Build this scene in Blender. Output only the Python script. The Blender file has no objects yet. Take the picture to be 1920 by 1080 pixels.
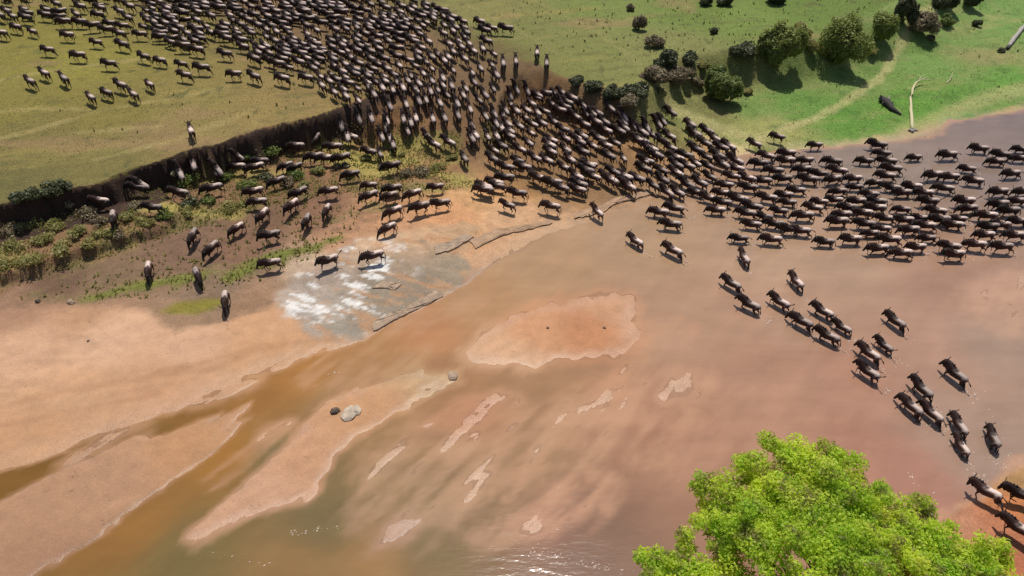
import bpy, bmesh, math, random
import numpy as np
from mathutils import Vector, Matrix, Euler

R = math.radians
random.seed(7)
rng = np.random.default_rng(7)
sc = bpy.context.scene
col = sc.collection

# ------------------------------------------------------------------ camera
FPX, PITCH, CAMH = 1400.0, R(39.4), 37.6
cam_d = bpy.data.cameras.new('camera')
cam = bpy.data.objects.new('camera', cam_d)
col.objects.link(cam)
cam.location = (0, 0, CAMH)
cam.rotation_euler = (math.pi / 2 - PITCH, 0, 0)
cam_d.sensor_width = 36
cam_d.lens = 36 * FPX / 1920
cam_d.clip_end = 6000
sc.camera = cam

# ------------------------------------------------------------------ light
SUN_EL, SUN_AZ = R(67), R(5)           # azimuth from +Y towards +X
w = bpy.data.worlds.new('World')
sc.world = w
w.use_nodes = True
wn = w.node_tree.nodes
sky = wn.new('ShaderNodeTexSky')
sky.sky_type = 'NISHITA'
sky.sun_disc = False
sky.sun_elevation = SUN_EL
sky.sun_rotation = SUN_AZ
sky.dust_density = 2.0
wn['Background'].inputs['Strength'].default_value = 0.085
w.node_tree.links.new(sky.outputs[0], wn['Background'].inputs[0])
sd_ = bpy.data.lights.new('sun', 'SUN')
sd_.energy = 4.2
sd_.angle = R(0.6)
sd_.color = (1.0, 0.95, 0.87)
sun = bpy.data.objects.new('sun', sd_)
col.objects.link(sun)
sdir = Vector((math.sin(SUN_AZ) * math.cos(SUN_EL), math.cos(SUN_AZ) * math.cos(SUN_EL), math.sin(SUN_EL)))
sun.rotation_euler = sdir.to_track_quat('Z', 'Y').to_euler()
sun.location = (0, 40, 60)
sc.view_settings.view_transform = 'Standard'
sc.view_settings.look = 'None'
sc.view_settings.exposure = 0.0
sc.view_settings.gamma = 1.0
sc.view_settings.use_curve_mapping = False

# ------------------------------------------------------------------ maths helpers
def gp(px, py, z=0.0):
    """ground point (x, y) seen at photo pixel (px, py) on the level z"""
    u, v = (px - 960) / FPX, (540 - py) / FPX
    dx = u
    dy = math.cos(PITCH) + v * math.sin(PITCH)
    dz = -math.sin(PITCH) + v * math.cos(PITCH)
    t = (z - CAMH) / dz
    return (dx * t, dy * t)

def gps(pts, z=0.0):
    return np.array([gp(x, y, z) for x, y in pts])

def seg_dist(X, Y, P, closed=True, param=False):
    n = len(P)
    best = np.full(X.shape, 1e9)
    bi = np.zeros(X.shape)
    for i in range(n if closed else n - 1):
        a, b = P[i], P[(i + 1) % n]
        d = b - a
        L = d @ d + 1e-12
        t = np.clip(((X - a[0]) * d[0] + (Y - a[1]) * d[1]) / L, 0, 1)
        q = np.hypot(X - a[0] - t * d[0], Y - a[1] - t * d[1])
        m = q < best
        best = np.where(m, q, best)
        if param:
            bi = np.where(m, i + t, bi)
    return (best, bi) if param else best

def inside(X, Y, P):
    c = np.zeros(X.shape, bool)
    n = len(P)
    for i in range(n):
        x1, y1 = P[i]
        x2, y2 = P[(i + 1) % n]
        if y1 == y2:
            continue
        m = ((y1 > Y) != (y2 > Y)) & (X < (x2 - x1) * (Y - y1) / (y2 - y1) + x1)
        c ^= m
    return c

def sdf(X, Y, P):
    d = seg_dist(X, Y, P)
    return np.where(inside(X, Y, P), d, -d)

_tabs = {}
def vnoise(x, y, seed):
    if seed not in _tabs:
        _tabs[seed] = np.random.default_rng(seed).random((256, 256))
    T = _tabs[seed]
    xi, yi = np.floor(x).astype(int), np.floor(y).astype(int)
    fx, fy = x - xi, y - yi
    fx, fy = fx * fx * (3 - 2 * fx), fy * fy * (3 - 2 * fy)
    a, b = T[xi & 255, yi & 255], T[(xi + 1) & 255, yi & 255]
    c, d = T[xi & 255, (yi + 1) & 255], T[(xi + 1) & 255, (yi + 1) & 255]
    return (a * (1 - fx) + b * fx) * (1 - fy) + (c * (1 - fx) + d * fx) * fy

def fbm(x, y, seed, octv=4, gain=0.5):
    s, amp, tot = 0, 1.0, 0
    for o in range(octv):
        s = s + amp * (vnoise(x * 2 ** o + 17.3 * o, y * 2 ** o + 5.1 * o, seed + o) - 0.5)
        tot += amp
        amp *= gain
    return s / tot * 2      # about -1..1

def sst(e0, e1, v):
    t = np.clip((v - e0) / (e1 - e0), 0, 1)
    return t * t * (3 - 2 * t)

def lin(c):
    c = np.asarray(c, float) / 255
    return np.where(c < 0.04045, c / 12.92, ((c + 0.055) / 1.055) ** 2.4)

# ------------------------------------------------------------------ layout of the valley
ZP = 3.8
# top edge of the grassy plateau
EDGE_PX = [(-700, 560), (-350, 470), (-100, 415), (0, 385), (60, 370), (110, 360), (180, 347), (250, 323), (330, 297), (370, 285), (420, 266),
           (480, 243), (540, 232), (600, 214), (640, 200), (700, 180), (760, 160), (820, 140), (880, 122), (940, 112), (1000, 118),
           (1035, 136), (1070, 150), (1130, 165), (1180, 178), (1210, 142), (1250, 112), (1300, 103), (1380, 93), (1440, 85), (1520, 75),
           (1600, 40), (1680, 5), (1760, -50), (1950, -130)]
EDGE = gps(EDGE_PX, ZP)
EDGE_W = [0.35] * 14 + [2.5, 9, 13, 14, 14, 12, 7, 2.5, 3, 4, 4, 4, 4, 4, 4, 4, 5, 7, 9, 9, 9]
PLAT = np.vstack([EDGE, [(900, 1500), (-1500, 1500), (-1500, 70)]])
SHORE_PX = [(-700, 1230), (-350, 1050), (-150, 950), (0, 885), (80, 858), (150, 832), (250, 793), (300, 778), (380, 745), (450, 715), (560, 675), (640, 650),
            (680, 635), (740, 600), (820, 560), (870, 530), (930, 490), (1000, 455), (1100, 418), (1200, 380), (1260, 350), (1330, 315),
            (1400, 290), (1480, 284), (1560, 275), (1640, 268), (1700, 262), (1765, 254), (1785, 228), (1850, 217), (1920, 207), (2200, 150), (2700, 60)]
NORTH = np.vstack([gps(SHORE_PX), [(900, 200), (900, 1500), (-1500, 1500), (-1500, 14)]])
SE = np.vstack([gps([(2300, 720), (2050, 820), (1960, 862), (1905, 882), (1870, 905), (1840, 935), (1800, 955), (1740, 985), (1640, 1060), (1480, 1160), (1300, 1400)]),
                [(2, -5), (8, -60), (500, -60), (500, 25)]])
STEP = gps([(-500, 740), (-250, 640), (-100, 570), (0, 528), (60, 514), (120, 487), (160, 477), (230, 458), (290, 440), (335, 418), (350, 395)], 1.2)
STEPP = np.vstack([STEP, gps([(300, 340), (0, 380), (-500, 480)], 1.5)])
# bars: outline, slope, top height
BARS = [
    ([(-700, 1500), (-300, 1135), (0, 938), (80, 902), (150, 870), (240, 826), (330, 800), (440, 768), (472, 755), (440, 800), (405, 850), (360, 882), (300, 922), (230, 962),
      (170, 1012), (60, 1078), (-50, 1150), (-300, 1400)], 0.07, 0.22),
    ([(270, 777), (430, 717), (505, 702), (495, 715), (440, 742), (330, 772)], 0.08, 0.03),
    ([(130, 868), (200, 818), (262, 797), (275, 808), (215, 840), (150, 872)], 0.06, -0.015),
    ([(360, 1002), (400, 960), (440, 920), (490, 870), (540, 820), (600, 765), (650, 738), (720, 718), (790, 698), (850, 700), (853, 712), (800, 735), (745, 768),
      (700, 800), (655, 835), (620, 872), (600, 912), (578, 942), (545, 945), (470, 965), (400, 985)], 0.10, 0.16),
    ([(400, 905), (440, 860), (500, 800), (540, 785), (560, 792), (500, 840), (440, 890), (415, 915)], 0.08, -0.02),
    ([(590, 720), (650, 690), (760, 660), (800, 665), (740, 690), (650, 715)], 0.05, -0.03),
    ([(865, 662), (900, 627), (960, 592), (1050, 567), (1150, 548), (1182, 550), (1187, 580), (1185, 610), (1172, 642), (1150, 662), (1100, 670), (1060, 671),
      (1000, 680), (940, 684), (885, 677)], 0.06, 0.12),
    ([(775, 803), (850, 772), (930, 745), (962, 752), (935, 776), (880, 790), (820, 800)], 0.06, -0.012),
    ([(690, 900), (700, 862), (760, 832), (850, 802), (950, 800), (1020, 792), (1090, 770), (1150, 735), (1190, 690), (1210, 685), (1180, 735), (1130, 795), (1090, 832), (1020, 872),
      (940, 912), (850, 947), (780, 960), (720, 985), (695, 945)], 0.03, -0.022),
    ([(715, 1022), (722, 985), (760, 968), (800, 968), (770, 1005)], 0.09, -0.004),
    ([(915, 1010), (960, 982), (1030, 955), (1060, 925), (1110, 895), (1135, 902), (1115, 940), (1060, 967), (1000, 990)], 0.05, -0.014),
    ([(1245, 745), (1262, 712), (1290, 700), (1322, 706), (1300, 735)], 0.05, -0.02),
    ([(1205, 655), (1230, 620), (1275, 612), (1260, 635)], 0.04, -0.035),
    ([(1825, 600), (1835, 540), (1900, 520), (2050, 505), (2060, 600), (1920, 612)], 0.04, -0.004),
    ([(1350, 845), (1380, 790), (1440, 765), (1490, 790), (1440, 850)], 0.03, -0.03),
    ([(1215, 850), (1240, 800), (1310, 805), (1290, 860)], 0.03, -0.04),
    ([(1100, 830), (1150, 745), (1215, 680), (1230, 690), (1180, 770)], 0.05, -0.03),
    ([(540, 665), (640, 640), (760, 595), (860, 555), (880, 560), (780, 605), (660, 655)], 0.04, -0.06),
]
BARS = [(gps(p), s, h) for p, s, h in BARS]
ROCK = gps([(512, 560), (540, 520), (590, 490), (640, 462), (700, 445), (760, 432), (870, 415), (905, 428), (890, 452), (875, 470), (905, 498), (870, 530), (820, 562), (740, 602),
            (682, 637), (600, 636), (560, 612), (530, 590)], 0.2)
BEACH = gps([(-700, 780), (-200, 622), (0, 590), (120, 582), (255, 578), (290, 600), (330, 618), (430, 600), (500, 578), (560, 545), (640, 560), (900, 500), (1200, 420), (1200, 800), (0, 1200), (-700, 1500)], 0.25)
SCRUBZ = gps([(-500, 600), (-200, 470), (0, 400), (300, 310), (560, 240), (700, 200), (850, 260), (900, 330), (820, 345), (700, 345), (560, 360), (430, 400), (330, 425), (200, 470), (100, 500), (0, 535), (-400, 700)], 1.3)
MEADOW = gps([(1215, 215), (1300, 240), (1390, 262), (1450, 272), (1560, 262), (1690, 240), (1780, 215), (1930, 185), (2400, 100), (2500, -100), (1700, -40), (1600, 60), (1500, 100), (1330, 110), (1190, 190)], 0.9)
ALGAE = gps([(300, 585), (330, 568), (420, 556), (425, 570), (360, 590), (320, 592)], 0.3)
GRN = [gps(p, 0.6) for p in ([(160, 560), (230, 530), (330, 512), (380, 505), (390, 520), (300, 540), (200, 562)],
                             [(400, 520), (470, 480), (560, 455), (640, 440), (600, 465), (500, 500), (420, 530)],
                             [(890, 260), (920, 235), (960, 250), (965, 290), (920, 290)],
                             [(850, 245), (880, 290), (900, 335), (880, 330), (840, 270)],
                             [(1400, 270), (1440, 250), (1490, 255), (1470, 285), (1430, 292)])]
TRAIL = gps([(1395, 262), (1440, 240), (1520, 215), (1590, 180), (1650, 140), (1690, 85), (1705, 55), (1760, 30), (1830, -10)], 1.0)
TRAIL2 = gps([(1250, 200), (1330, 225), (1400, 248), (1500, 268), (1620, 262), (1700, 240), (1800, 195), (1870, 170), (1960, 150)], 0.8)

def height(X, Y, fine=True):
    X = np.asarray(X, float)
    Y = np.asarray(Y, float)
    wob = fbm(X * 0.45, Y * 0.45, 11, 3) * 0.55 + fbm(X * 1.9, Y * 1.9, 15, 3) * 0.16
    sn = sdf(X, Y, NORTH) + wob * 0.7
    de, pe = seg_dist(X, Y, EDGE, closed=False, param=True)
    ins = inside(X, Y, PLAT)
    dS = np.where(ins, de, -de) + wob + 0.9 * fbm(X * 0.22, Y * 0.22, 19, 4, 0.6) * (X < -6)
    wdt = np.interp(pe, np.arange(len(EDGE_W)), EDGE_W)
    t = np.clip(sn / (np.abs(sn) + np.abs(dS) + 2), 0, 1)
    base = np.clip(np.where(sn > 0, sn * 0.045, sn * 0.32), -0.4, 0.22) + np.where(sn > 0, 0.65 * sst(0.15, 0.95, t), 0)
    stp = sdf(X, Y, STEPP)
    base = base + np.where(stp > 0, 0.8 * sst(0, 0.55, stp + wob * 0.6), 0)
    wdt = wdt + (X < -8) * 1.3 * np.clip(fbm(X * 0.3, Y * 0.3, 23, 3) + 0.15, 0, 1)
    k = sst(-1, 0.0, (dS) / wdt)
    k = k - (X < -8) * 0.16 * sst(0.05, 0.3, k) * sst(1.0, 0.7, k) * (0.5 + fbm(X * 0.9, Y * 0.9, 27, 3))
    z = base * (1 - k) + ZP * k
    # rough eroded slope
    rough = sst(3, 8, sn) * (1 - sst(-0.3, 0.6, dS))
    z = z + rough * (0.20 * fbm(X * 0.7, Y * 0.7, 31, 4) + 0.05 * fbm(X * 3, Y * 3, 37, 2)) * np.where(X > 14, 0.35, 1)
    z = z + np.where(dS > 0, 0.25 * fbm(X * 0.06, Y * 0.06, 41, 3) * sst(2, 12, dS), 0)
    # layered rock
    rk = sst(-0.3, 1.2, sdf(X, Y, ROCK) + wob)
    U = X * 0.35 + Y * 0.9
    V = X * 0.9 - Y * 0.35
    strat = fbm(V * 0.16, U * 0.55, 51, 4)
    z = z + rk * (0.10 + 0.22 * (np.floor(strat * 6) / 6) + 0.05 * fbm(X * 1.5, Y * 1.5, 53, 3))
    z = np.where(sn < 0.3, np.minimum(z, np.clip(sn * 0.25 + 0.05, -0.4, 9)), z)
    # bars and banks
    bwob = fbm(X * 0.35, Y * 0.35, 61, 4) * 0.45 + fbm(X * 1.6, Y * 1.6, 67, 3) * 0.22 + fbm((X * 0.62 + Y * 0.78) * 0.22, (X * 0.78 - Y * 0.62) * 0.9, 63, 4) * 0.7
    zz = z
    strand = fbm((X * 0.62 + Y * 0.78) * 0.16, (X * 0.78 - Y * 0.62) * 1.0, 69, 5, 0.62)
    for P, s, h in BARS:
        d = sdf(X, Y, P) + bwob
        if h < 0.05:
            h = h + 0.085 * strand - 0.008
        zz = np.maximum(zz, np.clip(np.where(d > 0, d * s + (0.04 * sst(0.0, 0.35, d) if np.max(h) > 0.18 else 0), d * s * (5.0 if np.max(h) > 0.2 else 1.3)), -0.4, h))
    d = sdf(X, Y, SE) + bwob * 1.5
    zz = np.maximum(zz, np.clip(d * 0.30, -0.4, 0.6) + np.where(d > 2, (d - 2) * 0.12, 0).clip(0, 1.2))
    z = zz
    # ripples of sand in the channel
    Us = X * 0.62 + Y * 0.78
    Vs = X * 0.78 - Y * 0.62
    rr = 0.040 * fbm(Us * 0.22, Vs * 0.9, 71, 5, 0.6) + 0.02 * fbm(X * 1.3, Y * 1.3, 77, 3)
    z = z + rr * (1 - sst(0.3, 1.0, z))
    return z

_hc = {}
def h1(x, y):
    return float(height(np.array([x]), np.array([y]))[0])

# coarse height lookup for fast placement
HX = np.arange(-130, 130, 0.5)
HY = np.arange(8, 190, 0.5)
_gx, _gy = np.meshgrid(HX, HY)
HZ = height(_gx, _gy)
def hq(x, y):
    fx = min(max((x - HX[0]) / 0.5, 0), len(HX) - 2)
    fy = min(max((y - HY[0]) / 0.5, 0), len(HY) - 2)
    i, j = int(fx), int(fy)
    a, b = fx - i, fy - j
    return float((HZ[j, i] * (1 - a) + HZ[j, i + 1] * a) * (1 - b) + (HZ[j + 1, i] * (1 - a) + HZ[j + 1, i + 1] * a) * b)

def on_ground(px, py, lift=0.0):
    """where the sight line of a photo pixel comes within lift of the terrain (first hit)"""
    u, v = (px - 960) / FPX, (540 - py) / FPX
    d = Vector((u, math.cos(PITCH) + v * math.sin(PITCH), -math.sin(PITCH) + v * math.cos(PITCH)))
    z = ZP + 1.0 + lift
    while z > -1:
        t = (z - CAMH) / d.z
        x, y = d.x * t, d.y * t
        if hq(x, y) + lift >= z:
            return x, y
        z -= 0.06
    return gp(px, py, lift)

# ------------------------------------------------------------------ materials
def mat(name):
    m = bpy.data.materials.new(name)
    m.use_nodes = True
    nt = m.node_tree
    b = nt.nodes['Principled BSDF']
    return m, nt, b

def attr(nt, name):
    a = nt.nodes.new('ShaderNodeAttribute')
    a.attribute_name = name
    return a

def noise(nt, scale, detail=4, rough=0.55, vec=None):
    n = nt.nodes.new('ShaderNodeTexNoise')
    n.inputs['Scale'].default_value = scale
    n.inputs['Detail'].default_value = detail
    n.inputs['Roughness'].default_value = rough
    if vec is None:
        g = nt.nodes.new('ShaderNodeNewGeometry')
        vec = g.outputs['Position']
    nt.links.new(vec, n.inputs['Vector'])
    return n

def maprange(nt, src, a, b, c, d):
    n = nt.nodes.new('ShaderNodeMapRange')
    nt.links.new(src, n.inputs[0])
    for i, v in enumerate((a, b, c, d)):
        n.inputs[i + 1].default_value = v
    return n.outputs[0]

def mul(nt, cola, fac):
    n = nt.nodes.new('ShaderNodeVectorMath')
    n.operation = 'SCALE'
    nt.links.new(cola, n.inputs[0])
    nt.links.new(fac, n.inputs['Scale'])
    return n.outputs[0]

def math_(nt, op, a, b):
    n = nt.nodes.new('ShaderNodeMath')
    n.operation = op
    for i, v in enumerate((a, b)):
        if isinstance(v, (int, float)):
            n.inputs[i].default_value = v
        else:
            nt.links.new(v, n.inputs[i])
    return n.outputs[0]

def bump(nt, b, h, dist, strength=1.0):
    n = nt.nodes.new('ShaderNodeBump')
    n.inputs['Distance'].default_value = dist
    n.inputs['Strength'].default_value = strength
    nt.links.new(h, n.inputs['Height'])
    nt.links.new(n.outputs[0], b.inputs['Normal'])

# ground
M_ground, nt, b = mat('ground')
ca = attr(nt, 'tint')
ga = attr(nt, 'grassy')
wa = attr(nt, 'wet')
n1 = noise(nt, 1.1, 6, 0.6)
n2 = noise(nt, 6.5, 5, 0.65)
f1 = maprange(nt, n1.outputs[0], 0.3, 0.7, 0.90, 1.10)
lo = maprange(nt, n2.outputs[0], 0.3, 0.7, 0.92, 1.08)
hi = maprange(nt, n2.outputs[0], 0.32, 0.68, 0.48, 1.5)
mx = nt.nodes.new('ShaderNodeMix')
nt.links.new(ga.outputs['Fac'], mx.inputs[0])
nt.links.new(lo, mx.inputs[2])
nt.links.new(hi, mx.inputs[3])
c = mul(nt, ca.outputs['Color'], f1)
c = mul(nt, c, mx.outputs[0])
n3 = noise(nt, 3.1, 2, 0.5)
n4 = noise(nt, 0.25, 3, 0.5)
pit = math_(nt, 'MULTIPLY', maprange(nt, n3.outputs[0], 0.64, 0.70, 0, 0.28), maprange(nt, n4.outputs[0], 0.5, 0.62, 0, 1))
c = mul(nt, c, math_(nt, 'SUBTRACT', 1.0, pit))
nt.links.new(c, b.inputs['Base Color'])
nt.links.new(maprange(nt, wa.outputs['Fac'], 0, 1, 0.92, 0.32), b.inputs['Roughness'])
b.inputs['Specular IOR Level'].default_value = 0.35
hh = math_(nt, 'MULTIPLY', n2.outputs[0], math_(nt, 'ADD', math_(nt, 'MULTIPLY', ga.outputs['Fac'], 1.6), 0.35))
bump(nt, b, hh, 0.16, 0.7)

# water
M_water, nt, b = mat('muddy_water')
ca = attr(nt, 'silt_sky')
da = attr(nt, 'depth')
mp = nt.nodes.new('ShaderNodeMapping')
mp.inputs['Rotation'].default_value = (0, 0, R(-35))
mp.inputs['Scale'].default_value = (0.30, 1.0, 1.0)
g = nt.nodes.new('ShaderNodeNewGeometry')
nt.links.new(g.outputs['Position'], mp.inputs['Vector'])
n1 = noise(nt, 0.45, 6, 0.6, mp.outputs[0])
n2 = noise(nt, 2.2, 4, 0.55, mp.outputs[0])
c = mul(nt, ca.outputs['Color'], maprange(nt, n1.outputs[0], 0.3, 0.7, 0.90, 1.10))
nt.links.new(c, b.inputs['Base Color'])
b.inputs['Roughness'].default_value = 0.10
b.inputs['IOR'].default_value = 1.33
al = maprange(nt, math_(nt, 'ADD', da.outputs['Fac'], math_(nt, 'MULTIPLY', math_(nt, 'SUBTRACT', n1.outputs[0], 0.5), 0.06)), -0.006, 0.010, 0.25, 0.96)
nt.links.new(al, b.inputs['Alpha'])
wv = math_(nt, 'ADD', math_(nt, 'MULTIPLY', n1.outputs[0], 0.6), math_(nt, 'MULTIPLY', n2.outputs[0], 0.4))
bump(nt, b, wv, 0.08, 0.45)

def coat_material():
    m, nt, b = mat('coat')
    ca = attr(nt, 'coat')
    tc = nt.nodes.new('ShaderNodeTexCoord')
    n = noise(nt, 9, 3, 0.6, tc.outputs['Object'])
    oi = nt.nodes.new('ShaderNodeObjectInfo')
    c = mul(nt, ca.outputs['Color'], maprange(nt, n.outputs[0], 0.3, 0.7, 0.75, 1.25))
    c = mul(nt, c, maprange(nt, oi.outputs['Random'], 0, 1, 0.55, 1.35))
    nt.links.new(c, b.inputs['Base Color'])
    b.inputs['Roughness'].default_value = 0.7
    b.inputs['Specular IOR Level'].default_value = 0.3
    bump(nt, b, n.outputs[0], 0.02, 0.5)
    return m
M_coat = coat_material()

def simple(name, rgb, rough=0.8, nscale=8, var=0.3, bd=0.02):
    m, nt, b = mat(name)
    rgbn = nt.nodes.new('ShaderNodeRGB')
    rgbn.outputs[0].default_value = (*rgb, 1)
    n = noise(nt, nscale, 5, 0.6)
    c = mul(nt, rgbn.outputs[0], maprange(nt, n.outputs[0], 0.3, 0.7, 1 - var, 1 + var))
    nt.links.new(c, b.inputs['Base Color'])
    b.inputs['Roughness'].default_value = rough
    bump(nt, b, n.outputs[0], bd, 0.8)
    return m

def leaf_mat(name, c1, c2, trans=0.35, scale=0.7):
    m = bpy.data.materials.new(name)
    m.use_nodes = True
    nt = m.node_tree
    b = nt.nodes['Principled BSDF']
    out = nt.nodes['Material Output']
    n = noise(nt, scale, 3, 0.6)
    a = attr(nt, 'leafvar')
    f = math_(nt, 'ADD', math_(nt, 'MULTIPLY', maprange(nt, n.outputs[0], 0.35, 0.65, 0, 1), 0.55), math_(nt, 'MULTIPLY', a.outputs['Fac'], 0.5))
    mx = nt.nodes.new('ShaderNodeMix')
    mx.data_type = 'RGBA'
    nt.links.new(f, mx.inputs[0])
    mx.inputs[6].default_value = (*c1, 1)
    mx.inputs[7].default_value = (*c2, 1)
    nt.links.new(mx.outputs[2], b.inputs['Base Color'])
    b.inputs['Roughness'].default_value = 0.55
    tr = nt.nodes.new('ShaderNodeBsdfTranslucent')
    nt.links.new(mx.outputs[2], tr.inputs[0])
    ms = nt.nodes.new('ShaderNodeMixShader')
    ms.inputs[0].default_value = trans
    nt.links.new(b.outputs[0], ms.inputs[1])
    nt.links.new(tr.outputs[0], ms.inputs[2])
    nt.links.new(ms.outputs[0], out.inputs['Surface'])
    return m

def add_dry(m, rgb, scale, lo, hi):
    nt = m.node_tree
    n = noise(nt, scale, 4, 0.65)
    f = maprange(nt, n.outputs[0], lo, hi, 0, 0.85)
    mixes = [x for x in nt.nodes if x.bl_idname == 'ShaderNodeMix']
    src = mixes[0].outputs[2]
    dst = [l.to_socket for l in src.links]
    mx = nt.nodes.new('ShaderNodeMix')
    mx.data_type = 'RGBA'
    nt.links.new(f, mx.inputs[0])
    nt.links.new(src, mx.inputs[6])
    mx.inputs[7].default_value = (*rgb, 1)
    for d in dst:
        nt.links.new(mx.outputs[2], d)
M_leaf_bright = leaf_mat('leaf_bright', (0.28, 0.52, 0.03), (0.82, 0.88, 0.10), 0.62, 0.6)
add_dry(M_leaf_bright, (0.26, 0.22, 0.10), 1.1, 0.52, 0.64)
M_leaf_mid = leaf_mat('leaf_mid', (0.10, 0.15, 0.03), (0.25, 0.29, 0.07), 0.4, 0.9)
M_leaf_light = leaf_mat('leaf_light', (0.15, 0.21, 0.04), (0.36, 0.38, 0.10), 0.45, 0.9)
M_leaf_dark = leaf_mat('leaf_dark', (0.05, 0.06, 0.025), (0.13, 0.14, 0.055), 0.3, 0.9)
M_leaf_dry = leaf_mat('leaf_dry', (0.16, 0.12, 0.07), (0.30, 0.24, 0.13), 0.3, 0.9)
M_leaf_yell = leaf_mat('leaf_yellow', (0.22, 0.23, 0.06), (0.46, 0.40, 0.15), 0.45, 0.9)
M_bark = simple('bark', (0.10, 0.075, 0.05), 0.9, 6, 0.4)
M_pale = simple('pale_wood', (0.50, 0.45, 0.26), 0.7, 7, 0.2)
M_greywood = simple('grey_wood', (0.33, 0.30, 0.27), 0.8, 7, 0.35)
M_char = simple('charred_wood', (0.035, 0.028, 0.026), 0.8, 7, 0.5)
M_rock = simple('ledge_rock', (0.31, 0.22, 0.15), 0.85, 2.5, 0.3, 0.05)
M_wrock = simple('white_rock', (0.40, 0.32, 0.24), 0.75, 2.0, 0.28, 0.05)
M_clod = simple('dark_clod', (0.10, 0.07, 0.05), 0.9, 5, 0.4, 0.05)
M_foam_glint = simple('foam', (0.60, 0.49, 0.41), 0.5, 12, 0.2)

# ------------------------------------------------------------------ object helpers
def link(name, me, m=None, parent=None, **kw):
    o = bpy.data.objects.new(name, me)
    col.objects.link(o)
    if m is not None and me is not None and not me.materials:
        me.materials.append(m)
    if parent is not None:
        o.parent = parent
    for k, v in kw.items():
        if v is not None:
            o[k] = v
    return o

def smooth(me, v=True):
    me.polygons.foreach_set('use_smooth', [v] * len(me.polygons))

def np_mesh(name, V, F, nside=4):
    me = bpy.data.meshes.new(name)
    V = np.asarray(V, np.float32)
    F = np.asarray(F, np.int32)
    me.vertices.add(len(V))
    me.vertices.foreach_set('co', V.ravel())
    me.loops.add(F.size)
    me.loops.foreach_set('vertex_index', F.ravel())
    me.polygons.add(len(F))
    me.polygons.foreach_set('loop_start', np.arange(0, F.size, F.shape[1], dtype=np.int32))
    me.polygons.foreach_set('loop_total', np.full(len(F), F.shape[1], np.int32))
    me.update(calc_edges=True)
    return me

def set_col(me, name, C):
    a = me.color_attributes.new(name, 'FLOAT_COLOR', 'POINT')
    C4 = np.ones((len(C), 4), np.float32)
    C4[:, :3] = C
    a.data.foreach_set('color', C4.ravel())

def set_f(me, name, F):
    a = me.attributes.new(name, 'FLOAT', 'POINT')
    a.data.foreach_set('value', np.asarray(F, np.float32).ravel())

def spaced(pts):
    out = [pts[0][0]]
    for a, b, s in pts:
        n = max(1, int(round((b - a) / s)))
        out += list(a + (b - a) * (np.arange(1, n + 1) / n))
    return np.array(out)

def grow(start, end, s0, r=1.25):
    out, s = [], s0
    x = start
    sg = 1 if end > start else -1
    while (end - x) * sg > 0:
        x += s * sg
        s *= r
        out.append(x)
    return out

# ------------------------------------------------------------------ terrain sheet
K = 0.74
def idw(X, Y, pts, zz=0.3, p=2.1):
    num = np.zeros(X.shape + (3,))
    den = np.zeros(X.shape)
    for px, py, c in pts:
        gx, gy = gp(px, py, zz)
        wgt = 1.0 / (((X - gx) ** 2 + (Y - gy) ** 2) + 1.5) ** p
        num += wgt[..., None] * lin(c)
        den += wgt
    return num / den[..., None]

PL_C = [(100, 250, (134, 125, 74)), (60, 190, (142, 134, 70)), (200, 215, (140, 130, 70)), (350, 200, (150, 138, 84)), (500, 200, (156, 138, 90)), (560, 180, (155, 135, 92)), (380, 280, (150, 132, 90)),
        (200, 290, (132, 124, 76)), (50, 330, (122, 116, 72)), (500, 100, (140, 128, 76)), (150, 120, (148, 142, 70)), (40, 100, (142, 136, 66)), (300, 40, (138, 128, 74)), (700, 60, (120, 105, 70)),
        (900, 20, (142, 140, 88)), (1000, 60, (130, 134, 80)), (1100, 90, (130, 134, 78)), (1150, 20, (122, 136, 72)), (1300, 20, (112, 132, 62)), (1250, 90, (132, 134, 82)),
        (1400, 30, (118, 138, 68)), (1500, 10, (106, 128, 58)), (900, 100, (120, 108, 70)), (1650, -20, (106, 128, 58))]
LO_C = [(1300, 215, (150, 160, 92)), (1250, 190, (168, 156, 104)), (1330, 190, (160, 152, 96)), (1400, 190, (118, 152, 74)), (1500, 190, (108, 152, 66)), (1580, 210, (100, 152, 58)), (1450, 235, (160, 168, 96)),
        (1600, 150, (124, 156, 78)), (1700, 190, (104, 156, 58)), (1800, 170, (104, 152, 60)), (1750, 120, (118, 158, 76)), (1850, 100, (146, 152, 92)), (1900, 130, (104, 158, 62)), (1800, 70, (118, 156, 76)),
        (1680, 60, (122, 152, 74)), (1600, 90, (112, 140, 68)), (1900, 40, (118, 160, 78)), (1500, 130, (116, 138, 70)), (1380, 140, (128, 136, 78))]
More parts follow.
